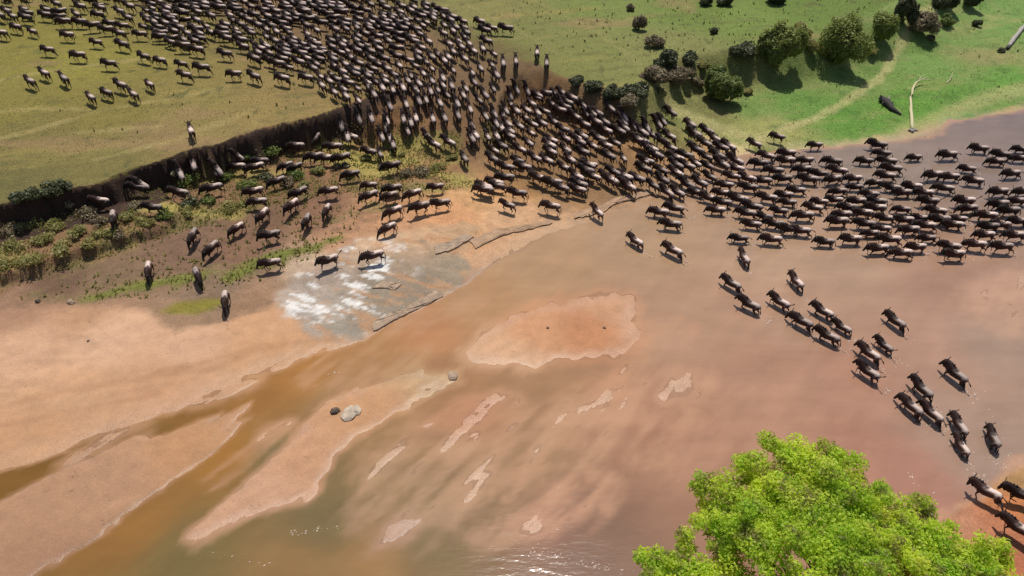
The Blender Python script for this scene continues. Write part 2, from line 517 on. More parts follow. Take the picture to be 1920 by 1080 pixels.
SO_C = [(30, 570, (150, 116, 92)), (60, 592, (176, 136, 108)), (200, 582, (166, 130, 102)), (300, 600, (160, 128, 100)), (200, 545, (128, 104, 78)), (100, 540, (112, 86, 66)), (350, 480, (124, 96, 76)), (450, 470, (130, 98, 76)), (600, 400, (138, 102, 78)), (650, 450, (182, 138, 104)), (520, 390, (120, 92, 70)),
        (720, 400, (190, 142, 104)), (800, 340, (176, 138, 92)), (850, 400, (206, 152, 108)), (900, 370, (206, 160, 112)), (1000, 340, (190, 140, 84)), (1080, 360, (200, 152, 104)), (1160, 360, (196, 152, 110)),
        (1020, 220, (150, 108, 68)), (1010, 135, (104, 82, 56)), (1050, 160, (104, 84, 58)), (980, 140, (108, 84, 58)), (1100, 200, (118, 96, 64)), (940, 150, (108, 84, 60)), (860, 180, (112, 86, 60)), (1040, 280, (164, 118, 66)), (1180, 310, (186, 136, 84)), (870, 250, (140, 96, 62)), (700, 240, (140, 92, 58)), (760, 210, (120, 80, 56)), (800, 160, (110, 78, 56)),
        (950, 400, (202, 160, 122)), (1050, 400, (198, 158, 120)), (480, 560, (158, 124, 96)), (400, 545, (136, 112, 90)), (1300, 280, (180, 140, 100)), (1240, 330, (184, 146, 108)),
        (1370, 250, (206, 184, 128)), (1480, 275, (200, 170, 120)), (1600, 270, (182, 150, 112)), (1720, 255, (166, 130, 104)), (1800, 200, (176, 154, 104)), (1880, 180, (190, 160, 110)),
        (600, 500, (190, 165, 140)), (750, 470, (196, 160, 128))]
SA_C = [(50, 650, (214, 170, 136)), (200, 640, (220, 176, 142)), (350, 650, (214, 170, 136)), (50, 595, (180, 138, 108)), (150, 600, (196, 152, 116)), (500, 610, (212, 164, 124)), (500, 670, (206, 158, 116)), (150, 740, (208, 162, 124)),
        (300, 720, (206, 158, 120)), (60, 830, (204, 156, 116)), (60, 960, (182, 140, 108)), (200, 900, (184, 142, 110)), (350, 830, (192, 144, 104)), (40, 1060, (174, 132, 102)), (500, 920, (206, 160, 128)),
        (560, 860, (200, 152, 116)), (700, 770, (200, 152, 112)), (800, 710, (196, 160, 120)), (1000, 620, (208, 154, 114)), (950, 660, (218, 172, 134)), (1150, 580, (206, 156, 120)), (1100, 620, (196, 138, 98)),
        (850, 860, (202, 160, 126)), (1050, 820, (204, 160, 126)), (760, 920, (192, 156, 122)), (1050, 960, (204, 156, 124)), (1280, 720, (204, 158, 126)), (740, 1000, (190, 150, 124)), (870, 780, (196, 142, 108)),
        (1900, 570, (204, 162, 134)), (1400, 820, (192, 146, 118)), (1000, 450, (182, 146, 112)), (850, 480, (180, 146, 118))]
SE_C = [(1850, 980, (182, 118, 84)), (1900, 900, (172, 134, 88)), (1800, 970, (190, 138, 106)), (1900, 1060, (178, 108, 76)), (1700, 1050, (170, 110, 70)), (1900, 950, (196, 124, 76))]

def terrain():
    xs = spaced([(-78, -45, 0.42), (-45, -26, 0.26), (-26, 26, 0.17), (26, 45, 0.26), (45, 78, 0.42)])
    xs = np.concatenate([grow(-78, -2500, 0.8)[::-1], xs, grow(78, 2500, 0.8)])
    ys = spaced([(14, 36, 0.15), (36, 60, 0.22), (60, 120, 0.36)])
    ys = np.concatenate([grow(14, -600, 0.5)[::-1], ys, grow(120, 3000, 0.6)])
    X, Y = np.meshgrid(xs, ys)
    Z = height(X, Y)
    far = sst(150, 900, np.hypot(X, Y))
    nx, ny = len(xs), len(ys)
    idx = np.arange(nx * ny).reshape(ny, nx)
    F = np.stack([idx[:-1, :-1], idx[:-1, 1:], idx[1:, 1:], idx[1:, :-1]], -1).reshape(-1, 4)
    me = np_mesh('ground', np.stack([X, Y, Z], -1).reshape(-1, 3), F)
    # colour by what the ground is made of
    wob = fbm(X * 0.5, Y * 0.5, 81, 5, 0.6) * 1.3
    wob2 = fbm(X * 1.6, Y * 1.6, 91, 4, 0.6)
    plat = idw(X, Y, PL_C, ZP) * (np.array([0.94, 0.885, 0.70]) + sst(-5, 15, X)[..., None] * np.array([0.10, 0.14, 0.16]))
    ua, va = X * 0.97 + Y * 0.24, Y * 0.97 - X * 0.24
    strk = fbm(ua * 0.07, va * 0.45, 101, 5, 0.6)
    strk2 = fbm(ua * 0.25, va * 0.9, 107, 4, 0.6)
    yel = lin((168, 150, 82))
    dk = lin((104, 100, 52))
    a = sst(0.12, 0.6, strk)[..., None] * 0.45
    plat = plat * (1 - a) + yel * a
    a = sst(0.1, 0.6, -strk2)[..., None] * 0.45
    plat = plat * (1 - a) + dk * a
    a = sst(0.25, 0.5, fbm(X * 0.09, Y * 0.16, 113, 4))[..., None] * 0.5
    plat = plat * (1 - a) + lin((160, 128, 92)) * a
    low = idw(X, Y, LO_C, 0.9) * np.array([1.08, 0.95, 0.98])
    a = sst(0.1, 0.5, fbm(ua * 0.12, va * 0.5, 121, 5, 0.6))[..., None] * 0.5
    low = low * (1 - a) + lin((172, 166, 104)) * a
    a = sst(0.05, 0.45, fbm(ua * 0.45, va * 1.3, 123, 4, 0.65))[..., None] * 0.4
    low = low * (1 - a) + lin((150, 148, 92)) * a
    a = sst(0.1, 0.5, -fbm(X * 0.5, Y * 0.7, 127, 4, 0.6))[..., None] * 0.5
    low = low * (1 - a) + lin((70, 112, 40)) * a
    soil = idw(X, Y, SO_C, 0.5) * 1.08
    soil = soil * (1 + 0.22 * wob2[..., None])
    sand = idw(X, Y, SA_C, 0.05) * 0.94
    Us, Vs = X * 0.86 + Y * 0.5, Y * 0.86 - X * 0.5
    sb = fbm(Us * 0.12, Vs * 0.8, 131, 5, 0.55)
    sand = sand * (1 + 0.10 * sb[..., None])
    seb = idw(X, Y, SE_C, 0.3) * (1 + 0.25 * wob2[..., None])
    mead = sst(-0.6, 0.9, sdf(X, Y, MEADOW) + wob)
    C = soil.copy()
    gr = np.zeros(X.shape) + 0.25
    def over(newc, m, g=None):
        nonlocal C, gr
        C = C * (1 - m[..., None]) + newc * m[..., None]
        if g is not None:
            gr = gr * (1 - m) + g * m
    over(low, mead, 0.75)
    scr = sst(-0.4, 0.8, sdf(X, Y, SCRUBZ) + wob)
    patch = sst(-0.15, 0.35, fbm(X * 0.22, Y * 0.4, 141, 5, 0.6))
    over(lin((176, 160, 88)) * (1 + 0.3 * wob2[..., None]), scr * patch, 0.9)
    over(lin((140, 106, 72)) * (1 + 0.3 * wob2[..., None]), scr * (1 - patch) * 0.7, 0.5)
    sp = sdf(X, Y, gps([(-400, 720), (0, 560), (250, 560), (500, 520), (700, 420), (860, 330), (560, 340), (300, 420), (0, 530)], 0.6))
    over(lin((136, 124, 76)) * (1 + 0.3 * wob2[..., None]), sst(-0.5, 1.5, sp + wob) * sst(0.12, 0.42, fbm(X * 0.25, Y * 0.55, 191, 5, 0.62)) * 0.75, 0.8)
    over(lin((96, 76, 60)), sst(-0.5, 1.5, sp + wob) * sst(0.2, 0.5, fbm(X * 0.5, Y * 0.9, 197, 5, 0.62)) * 0.45, 0.3)
    over(sand, sst(-0.5, 0.5, sdf(X, Y, BEACH) + wob * 0.5), 0.0)
    for P in GRN:
        over(lin((128, 132, 58)), sst(-0.3, 0.7, sdf(X, Y, P) + wob * 0.9), 0.8)
    over(lin((138, 130, 40)), sst(-0.3, 0.5, sdf(X, Y, ALGAE) + wob * 0.3) * 0.85, 0.3)
    # rock: white crusts, grey slabs and rusty sand between
    rk = sst(-0.2, 0.8, sdf(X, Y, ROCK) + wob * 0.7)
    U = X * 0.35 + Y * 0.9
    V = X * 0.9 - Y * 0.35
    st = fbm(V * 0.16, U * 0.55, 51, 4)
    rc = idw(X, Y, [(600, 590, (182, 170, 158)), (560, 560, (190, 172, 156)), (650, 610, (160, 150, 134)), (720, 560, (156, 142, 122)), (780, 530, (152, 134, 114)), (700, 520, (142, 128, 112)), (620, 520, (172, 152, 136)),
                    (850, 500, (158, 142, 120)), (700, 460, (212, 176, 142)), (800, 440, (208, 168, 130)), (860, 440, (192, 156, 120)), (600, 480, (194, 160, 130))], 0.2, 1.4)
    wh = sst(0.08, 0.35, fbm(V * 0.6, U * 1.6, 151, 5, 0.65))[..., None]
    near_white = sst(5.5, 2.5, seg_dist(X, Y, gps([(540, 560), (590, 590), (640, 600), (600, 540), (680, 500)], 0.2), closed=False))[..., None]
    rc = rc * (1 - wh * near_white) + lin((236, 232, 226)) * wh * near_white
    gy = sst(0.1, 0.45, -fbm(V * 0.4, U * 0.8, 157, 5, 0.65))[..., None] * 0.55
    rc = rc * (1 - gy) + lin((140, 126, 110)) * gy
    ru = sst(0.08, 0.4, fbm(V * 0.3, U * 1.1, 171, 5, 0.65))[..., None] * 0.65
    rc = rc * (1 - ru) + lin((196, 146, 104)) * ru
    rc = rc * (1 + 0.2 * fbm(V * 1.2, U * 3.5, 173, 4, 0.6)[..., None])
    over(rc, rk, 0.15)
    # plateau top
    de = seg_dist(X, Y, EDGE, closed=False)
    dS = np.where(inside(X, Y, PLAT), de, -de)
    lip = sst(-0.2, 0.5, dS + wob * 0.4)
    over(plat, lip, 0.6)
    for T in ([(0, 262), (90, 238), (180, 210), (280, 192), (420, 165)], [(130, 252), (210, 244), (290, 238)], [(0, 212), (80, 205), (170, 206)], [(0, 150), (120, 128), (300, 108)], [(180, 300), (330, 262), (480, 205)],
              [(880, 10), (980, 60), (1060, 110)], [(1000, 0), (1120, 60), (1200, 120)], [(900, 75), (1020, 70), (1160, 40), (1300, 10)]):
        d = seg_dist(X, Y, gps(T, ZP), closed=False) + wob * 0.5
        over(lin((176, 158, 100)), sst(0.7, 0.0, d) * (0.5 if T[0][0] < 500 else 0.2) * lip)
    sp2 = sst(0.42, 0.62, fbm(X * 0.9, Y * 0.9, 201, 3))
    over(lin((92, 92, 50)), sp2 * lip * 0.6)
    mt = sst(0.3, 2.5, sdf(X, Y, gps([(200, -60), (270, 60), (340, 100), (480, 110), (640, 190), (1060, 200), (1000, 120), (880, 40), (800, -60)], ZP)) + wob * 2)
    over(lin((116, 98, 66)) * (1 + 0.3 * wob2[..., None]), mt * sst(-0.35, 0.25, fbm(ua * 0.2, va * 0.6, 211, 4, 0.6)) * 0.85, 0.5)
    # trampled bare earth where the herd climbs the bank
    tr = seg_dist(X, Y, gps([(1100, 290), (950, 230), (830, 170), (700, 100), (560, 40), (400, 0)], 2.0), closed=False)
    over(lin((128, 100, 70)) * (1 + 0.25 * wob2[..., None]), sst(10, 4, tr + wob * 2) * 0.8, 0.3)
    # raw earth face of the bank
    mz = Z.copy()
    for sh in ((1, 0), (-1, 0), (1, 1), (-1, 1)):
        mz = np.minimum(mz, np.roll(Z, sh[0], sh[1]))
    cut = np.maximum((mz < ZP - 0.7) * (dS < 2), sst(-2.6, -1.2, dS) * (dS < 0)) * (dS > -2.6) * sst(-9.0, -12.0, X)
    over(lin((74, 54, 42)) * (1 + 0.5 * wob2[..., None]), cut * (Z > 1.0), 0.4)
    sg = sdf(X, Y, gps([(1040, 120), (1075, 165), (1140, 195), (1200, 240), (1290, 250), (1370, 215), (1400, 120), (1300, 80), (1180, 120)], 2.2))
    over(plat * np.where(fbm(X * 0.6, Y * 0.6, 181, 3)[..., None] > 0.1, 0.75, 1.0), sst(-0.8, 1.0, sg + wob) * (dS < 0.5) * 0.85, 0.8)
    for T, wd, k in ((TRAIL, 0.45, 0.55), (TRAIL2, 1.0, 0.45)):
        d = seg_dist(X, Y, T, closed=False) + wob * 0.4
        over(lin((204, 190, 132)), sst(wd * 2, wd * 0.4, d) * k * (dS < 2))
    # river sand, banks
    for T in ([(-100, 790), (0, 762), (120, 735), (250, 715), (380, 680), (480, 652), (560, 640)], [(300, 700), (400, 690), (470, 660)], [(0, 800), (140, 770), (300, 735)]):
        d = seg_dist(X, Y, gps(T, 0.15), closed=False) + wob * 0.25
        over(lin((184, 138, 102)), sst(0.55, 0.05, d) * 0.5)
    riv = sst(0.15, -0.25, sdf(X, Y, NORTH) + wob * 0.3)
    over(sand, riv, 0.0)
    ses = sst(-0.3, 0.3, sdf(X, Y, SE) + wob * 0.3)
    over(seb, ses, 0.2)
    wet = sst(0.09, 0.0, Z)
    C = C * (1 - 0.07 * wet[..., None])
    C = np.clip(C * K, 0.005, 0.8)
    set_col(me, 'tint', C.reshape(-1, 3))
    set_f(me, 'grassy', gr)
    set_f(me, 'wet', wet)
    smooth(me)
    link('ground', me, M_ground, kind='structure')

    # water sheet
    xs2 = xs[::2]
    ys2 = ys[::2]
    X, Y = np.meshgrid(xs2, ys2)
    Z = Z[::2, ::2]
    nx, ny = len(xs2), len(ys2)
    idx = np.arange(nx * ny).reshape(ny, nx)
    q = lambda A: np.minimum(np.minimum(A[:-1, :-1], A[:-1, 1:]), np.minimum(A[1:, 1:], A[1:, :-1]))
    keep = q(Z) < 0.03
    F = np.stack([idx[:-1, :-1], idx[:-1, 1:], idx[1:, 1:], idx[1:, :-1]], -1)[keep]
    used, inv = np.unique(F.ravel(), return_inverse=True)
    F = inv.reshape(-1, 4)
    W_C = [(1000, 500, (184, 144, 106)), (700, 640, (176, 126, 78)), (560, 700, (170, 116, 60)), (430, 850, (164, 112, 52)), (250, 980, (152, 106, 54)), (520, 860, (122, 104, 68)), (350, 1040, (124, 104, 62)),
           (600, 990, (120, 102, 66)), (800, 1010, (128, 106, 70)), (650, 760, (160, 124, 84)), (850, 720, (168, 122, 84)), (950, 850, (160, 122, 86)), (1250, 600, (180, 140, 110)), (1200, 800, (168, 120, 92)),
           (1300, 900, (164, 120, 94)), (1450, 700, (182, 136, 108)), (1600, 850, (180, 130, 104)), (1700, 900, (176, 126, 104)), (1800, 800, (174, 140, 118)), (1880, 650, (170, 138, 116)), (1750, 540, (178, 136, 110)),
           (1600, 500, (178, 142, 114)), (1850, 230, (142, 120, 108)), (1900, 300, (150, 126, 112)), (1650, 300, (156, 132, 114)), (1450, 480, (182, 146, 116)), (1200, 450, (178, 142, 108)), (1100, 1050, (138, 104, 84)),  # upper-right greys carry sky reflection painted into the water colour
           (700, 1060, (158, 118, 74)), (560, 1050, (150, 114, 70)), (60, 880, (132, 92, 40)), (250, 815, (138, 100, 48)), (380, 780, (142, 98, 46)), (480, 740, (152, 104, 52)), (1000, 720, (166, 124, 88)), (1050, 1000, (140, 100, 80)),
           (900, 960, (134, 104, 72)), (1500, 600, (184, 144, 116)), (1600, 700, (182, 134, 108)), (1700, 640, (182, 140, 114)), (1870, 860, (168, 138, 118)), (780, 620, (184, 128, 86)), (900, 560, (182, 138, 96))]
    Cw = idw(X, Y, W_C, 0.0, 1.8)
    Vs, Us = X * 0.78 - Y * 0.62, X * 0.62 + Y * 0.78
    nn = fbm(Us * 0.10, Vs * 0.35, 161, 5, 0.6)[..., None]
    n3 = fbm(Us * 0.35, Vs * 1.6, 165, 5, 0.62)[..., None]
    Cw = np.clip(Cw * np.array([0.97, 1.02, 1.08]) * (1 + 0.12 * nn + 0.09 * n3) * K, 0.01, 0.7)
    dep = np.clip(-Z, 0, 1)
    shal = (sst(0.10, 0.0, dep + 0.02 * fbm(Us * 0.4, Vs * 2.0, 167, 4, 0.6)) * 0.8)[..., None]
    sandw = np.clip(idw(X, Y, SA_C, 0.0) * K * 0.95, 0.01, 0.7)
    Cw = Cw * (1 - shal) + sandw * shal
    P = np.stack([X, Y, np.zeros_like(X)], -1).reshape(-1, 3)[used]
    me = np_mesh('river_water', P, F)
    set_col(me, 'silt_sky', Cw.reshape(-1, 3)[used])
    set_f(me, 'depth', np.clip(-Z, 0, 1).reshape(-1)[used])
    smooth(me)
    link('river_water', me, M_water, kind='structure')
terrain()

# ------------------------------------------------------------------ lofts
def tube(bm, pts, radii, seg=7, cap=True, flat=1.0):
    """tube through points; radii floats or (ry, rz)"""
    rings = []
    n = len(pts)
    pts = [Vector(p) for p in pts]
    for i, p in enumerate(pts):
        d = (pts[min(i + 1, n - 1)] - pts[max(i - 1, 0)])
        d = d.normalized() if d.length > 1e-6 else Vector((0, 0, 1))
        ref = Vector((0, 1, 0)) if abs(d.y) < 0.9 else Vector((1, 0, 0))
        a = ref - d * ref.dot(d)
        a.normalize()
        c = d.cross(a)
        r = radii[i]
        ra, rc = r if isinstance(r, tuple) else (r, r)
        rings.append([bm.verts.new(p + a * math.cos(2 * math.pi * k / seg) * ra + c * math.sin(2 * math.pi * k / seg) * rc) for k in range(seg)])
    for i in range(n - 1):
        for k in range(seg):
            k2 = (k + 1) % seg
            bm.faces.new((rings[i][k], rings[i][k2], rings[i + 1][k2], rings[i + 1][k]))
    if cap:
        bm.faces.new(list(reversed(rings[0])))
        bm.faces.new(rings[-1])

def bm_mesh(name, bm, sm=True):
    bmesh.ops.recalc_face_normals(bm, faces=bm.faces)
    me = bpy.data.meshes.new(name)
    bm.to_mesh(me)
    bm.free()
    if sm:
        smooth(me)
    return me

def ik(a, c, l1, l2, bend):
    a, c = Vector(a), Vector(c)
    d = c - a
    L = min(d.length, (l1 + l2) * 0.999)
    dn = d.normalized()
    x = (l1 * l1 - l2 * l2 + L * L) / (2 * L)
    h = math.sqrt(max(l1 * l1 - x * x, 0))
    perp = Vector((bend, 0, 0)) - dn * dn.x * bend
    perp.normalize()
    return a + dn * x + perp * h, a + dn * L

# poses: four feet (x, z) : front near, front far, hind near, hind far ; neck lift ; tail
POSES = [
    dict(f=[(0.80, 0.28), (0.55, 0.05), (-1.10, 0.02), (-1.30, 0.20)], neck=0.06, head=-0.30, tail=(-0.45, -0.15)),
    dict(f=[(0.20, 0.10), (0.36, 0.02), (-0.50, 0.04), (-0.38, 0.22)], neck=-0.04, head=-0.36, tail=(-0.25, -0.45)),
    dict(f=[(0.62, 0.04), (0.22, 0.30), (-0.98, 0.04), (-0.60, 0.04)], neck=0.10, head=-0.28, tail=(-0.15, -0.55)),
    dict(f=[(0.34, 0.00), (0.50, 0.16), (-0.72, 0.00), (-1.05, 0.14)], neck=-0.10, head=-0.40, tail=(-0.10, -0.60)),
    dict(f=[(0.72, 0.02), (0.85, 0.35), (-0.85, 0.10), (-0.55, 0.00)], neck=0.14, head=-0.26, tail=(-0.40, 0.38)),
    dict(f=[(0.40, 0.00), (0.55, 0.00), (-0.75, 0.00), (-0.90, 0.00)], neck=-0.25, head=-0.42, tail=(-0.08, -0.62)),
]
HIND_SUNLIT = lin((220, 198, 186)) * 0.76  # paler rump coat, brightened further by a painted sun highlight
MIDC = lin((92, 62, 52)) * 0.6
FRONT = lin((58, 34, 28)) * 0.75
BLACK = np.array([0.012, 0.009, 0.008])

def coat_sun_colour(P):
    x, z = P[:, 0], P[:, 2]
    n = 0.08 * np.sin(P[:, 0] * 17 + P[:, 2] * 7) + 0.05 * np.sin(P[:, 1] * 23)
    top = sst(1.02, 1.20, z + n)  # height mask: sun from above painted along the topline
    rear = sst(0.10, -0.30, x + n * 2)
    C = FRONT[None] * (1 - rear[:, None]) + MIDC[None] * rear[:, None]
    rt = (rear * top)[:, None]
    C = C * (1 - rt) + HIND_SUNLIT[None] * rt
    leg = sst(0.80, 0.62, z)[:, None]
    C = C * (1 - leg * 0.75) + np.array([[0.05, 0.032, 0.024]]) * leg * 0.75
    face = sst(1.02, 1.22, x)[:, None]
    C = C * (1 - face) + BLACK[None] * 1.4 * face
    return C

def eval_mods(me, mods):
    o = bpy.data.objects.new('tmp', me)
    col.objects.link(o)
    for kind, kw in mods:
        m = o.modifiers.new('m', kind)
        for k, v in kw.items():
            setattr(m, k, v)
    dg = bpy.context.evaluated_depsgraph_get()
    dg.update()
    r = bpy.data.meshes.new_from_object(o.evaluated_get(dg))
    bpy.data.objects.remove(o)
    return r

def mesh_arrays(me):
    V = np.zeros(len(me.vertices) * 3, np.float32)
    me.vertices.foreach_get('co', V)
    bm = bmesh.new()
    bm.from_mesh(me)
    bmesh.ops.triangulate(bm, faces=bm.faces)
    F = np.array([[v.index for v in f.verts] for f in bm.faces], np.int32)
    bm.free()
    return V.reshape(-1, 3), F

def make_wilde(i, ps):
    nl, hd = ps['neck'], ps['head']
    bm = bmesh.new()
    # trunk, neck and head in one loft (ring radii: sideways, up-down)
    tube(bm, [(-1.02, 0, 1.04), (-0.90, 0, 1.05), (-0.62, 0, 1.04), (-0.20, 0, 0.98), (0.20, 0, 0.98), (0.50, 0, 1.05), (0.72, 0, 1.14 + nl * 0.4),
              (0.95, 0, 1.20 + nl), (1.12, 0, 1.20 + nl), (1.22, 0, 1.08 + nl + hd * 0.15), (1.38, 0, 0.98 + nl + hd * 0.75), (1.46, 0, 0.93 + nl + hd)],
         [(0.08, 0.10), (0.19, 0.22), (0.25, 0.27), (0.27, 0.30), (0.28, 0.36), (0.25, 0.38), (0.19, 0.32), (0.155, 0.25), (0.13, 0.18), (0.11, 0.14), (0.075, 0.10), (0.06, 0.07)], 12)
    tube(bm, [(0.15, 0, 1.20), (0.40, 0, 1.27), (0.62, 0, 1.25 + nl * 0.3)], [0.08, 0.13, 0.10], 8)     # withers
    for s in (-1, 1):                                                                                  # ears
        tube(bm, [(1.08, s * 0.09, 1.27 + nl), (1.02, s * 0.24, 1.26 + nl)], [0.035, 0.02], 5)
    fr = [(-1, ps['f'][0]), (1, ps['f'][1])]
    for s, (fx, fz) in fr:
        sh = (0.42, s * 0.15, 0.86)
        kn, ft = ik(sh, (fx, s * 0.13, fz + 0.05), 0.44, 0.42, 1)
        hoof = ft + Vector((0.05, 0, -0.04))
        tube(bm, [(0.42, s * 0.12, 1.0), sh, kn, ft, hoof], [0.13, 0.10, 0.052, 0.036, 0.042], 8)
    hr = [(-1, ps['f'][2]), (1, ps['f'][3])]
    for s, (fx, fz) in hr:
        hip = Vector((-0.72, s * 0.15, 0.98))
        k = (fx + 0.75) * 0.35
        stif = Vector((-0.58 + k, s * 0.16, 0.70))
        hock, ft = ik(stif, (fx, s * 0.13, fz + 0.05), 0.36, 0.40, -1)
        hoof = ft + Vector((0.05, 0, -0.04))
        tube(bm, [hip, stif, hock, ft, hoof], [0.16, 0.12, 0.055, 0.036, 0.042], 8)
    me = bm_mesh('raw', bm)
    body = eval_mods(me, [('REMESH', dict(mode='VOXEL', voxel_size=0.034)), ('SMOOTH', dict(factor=0.5, iterations=2)), ('DECIMATE', dict(ratio=0.22))])
    body.name = 'wildebeest_body_%d' % i
    V, F = mesh_arrays(body)
    body.attributes.clear() if False else None
    set_col(body, 'coat', coat_sun_colour(V))
    smooth(body)
    # horns
    hz = 1.30 + nl
    hs = []
    for s in (-1, 1):
        bm = bmesh.new()
        tube(bm, [(1.12, s * 0.03, hz), (1.13, s * 0.14, hz + 0.0), (1.13, s * 0.26, hz + 0.03), (1.11, s * 0.31, hz + 0.15), (1.08, s * 0.25, hz + 0.26)],
             [0.045, 0.04, 0.032, 0.022, 0.006], 6)
        h = bm_mesh('horn', bm)
        set_col(h, 'coat', np.tile(BLACK * 2.2, (len(h.vertices), 1)))
        hs.append(h)
    # mane and beard
    bm = bmesh.new()
    n_ = 9
    tube(bm, [(0.30 + 0.80 * k / (n_ - 1), random.uniform(-.03, .03), 1.36 + (nl - 0.06) * k / (n_ - 1) + 0.05 * (k % 2)) for k in range(n_)],
         [(0.05 + 0.03 * (k % 2), 0.10 + 0.06 * (k % 2)) if 0 < k < n_ - 1 else (0.03, 0.03) for k in range(n_)], 6)
    mane = bm_mesh('mane', bm)
    set_col(mane, 'coat', np.tile(BLACK, (len(mane.vertices), 1)))
    bm = bmesh.new()
    tube(bm, [(0.66 + 0.14 * k, 0, 0.90 + nl * (0.3 + 0.15 * k) - 0.05 * (k % 2)) for k in range(5)], [(0.03, 0.04), (0.06, 0.16), (0.07, 0.13), (0.06, 0.15), (0.02, 0.03)], 6)
    beard = bm_mesh('beard', bm)
    set_col(beard, 'coat', np.tile(BLACK, (len(beard.vertices), 1)))
    # tail
    tx, tz = ps['tail']
    bm = bmesh.new()
    tube(bm, [(-1.0, 0, 1.13), (-1.05 + tx * 0.3, 0.02, 1.12 + tz * 0.35), (-1.05 + tx * 0.7, 0.05, 1.12 + tz * 0.8), (-1.05 + tx, 0.07, 1.10 + tz * 1.25)],
         [0.035, 0.022, 0.05, 0.012], 6)
    tail = bm_mesh('tail', bm)
    set_col(tail, 'coat', np.tile(BLACK, (len(tail.vertices), 1)))
    parts = [('body', body), ('horn', hs[0]), ('horn', hs[1]), ('mane', mane), ('beard', beard), ('tail', tail)]
    for _, m in parts:                      # stocky build
        for v in m.vertices:
            v.co.x *= 0.86
            v.co.y *= 1.06
    Vs, Fs, Cs, o = [], [], [], 0
    for nme, m in parts:
        v, f = mesh_arrays(m)
        c = np.zeros(len(v) * 4, np.float32)
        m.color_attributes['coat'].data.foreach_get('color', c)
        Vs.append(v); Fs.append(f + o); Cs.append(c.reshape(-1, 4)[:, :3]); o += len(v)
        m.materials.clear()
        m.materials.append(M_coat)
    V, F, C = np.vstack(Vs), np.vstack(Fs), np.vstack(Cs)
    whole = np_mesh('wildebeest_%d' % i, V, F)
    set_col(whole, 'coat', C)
    smooth(whole)
    whole.materials.append(M_coat)
    # lighter copy for the far herd
    lowm = eval_mods(whole, [('DECIMATE', dict(ratio=0.35))])
    lv, lf = mesh_arrays(lowm)
    c = np.zeros(len(lv) * 4, np.float32)
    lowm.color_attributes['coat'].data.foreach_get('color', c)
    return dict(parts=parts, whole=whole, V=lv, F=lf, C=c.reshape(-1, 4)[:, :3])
KINDS = [make_wilde(i, p) for i, p in enumerate(POSES)]
print('wilde tris', [len(k['whole'].polygons) for k in KINDS], [len(k['F']) for k in KINDS])

# ------------------------------------------------------------------ the herd
# (x, y, heading in the picture, label or None)   heading: 180 left, 90 away
HERD = []
def H(zone, pts):
    for p in pts:
        HERD.append(dict(x=p[0], y=p[1], a=p[2], zone=zone, label=p[3] if len(p) > 3 and isinstance(p[3], str) else None, s=p[4] if len(p) > 4 else 1.0,
                         pose=p[5] if len(p) > 5 else None))

H('file', [
    (1372, 532, 152, 'pale-backed wildebeest leading the upper pair of the trailing file, hind leg stretched back', 1, 0),
    (1405, 571, 155, 'wildebeest directly behind the file leader, at the left end of the trailing file'),
    (1462, 568, 153, 'wildebeest trotting at the head of the trailing file\'s middle string'),
    (1503, 604, 150, 'wildebeest following the middle string\'s leader, its head by that animal\'s tail'),
    (1553, 631, 155, 'lowest wildebeest of the trailing file\'s middle string, rear legs together', 1, 2),
    (1493, 530, 135, 'lone wildebeest trotting in open water just above the trailing file, near its left end', 1, 2),
    (1543, 585, 150, 'front wildebeest of the two running side by side with the middle string'),
    (1580, 613, 152, 'rear wildebeest of the two running side by side with the middle string'),
    (1680, 603, 140, 'single wildebeest bounding in open water right of the middle string', 1, 0),
    (1658, 647, 142, 'wildebeest just behind and above the stacked pair in the trailing file'),
    (1630, 663, 148, 'upper wildebeest of the stacked pair in the middle of the trailing file'),
    (1628, 697, 148, 'lower wildebeest of the stacked pair in the middle of the trailing file'),
    (1790, 703, 138, 'lone wildebeest on the far right side of the trailing file in open water', 1, 0),
    (1728, 730, 138, 'upper wildebeest of the threesome between the stacked pair and the tree'),
    (1708, 762, 140, 'leftmost wildebeest of the threesome above the green tree'),
    (1747, 775, 140, 'rear wildebeest of the threesome above the green tree'),
    (1798, 798, 125, 'upper wildebeest of the overlapping pair near the orange bank'),
    (1803, 835, 130, 'lower pale-rumped wildebeest of the overlapping pair near the orange bank'),
    (1862, 823, 118, 'wildebeest swimming upright alone at the right, next to the overlapping pair', 1, 1),
    (1860, 930, 142, 'wildebeest plunging into the river off the orange bank at the lower right', 1.02, 0),
    (1914, 993, 145, 'wildebeest galloping over bare orange earth beside the green tree, cut by the frame', 1, 0),
    (1926, 930, 150, 'wildebeest at the right frame edge on the yellow grass of the orange bank', 1, 2),
    (1395, 485, 128, 'wildebeest turning uphill in open water between the crossing herd and trailing file', 1, 2),
    (1192, 453, 148, 'foremost of the two lone wildebeests in shallow water left of the crossing herd'),
    (1262, 472, 150, 'second of the two lone wildebeests left of the herd, tail streaming behind', 1, 0),
])
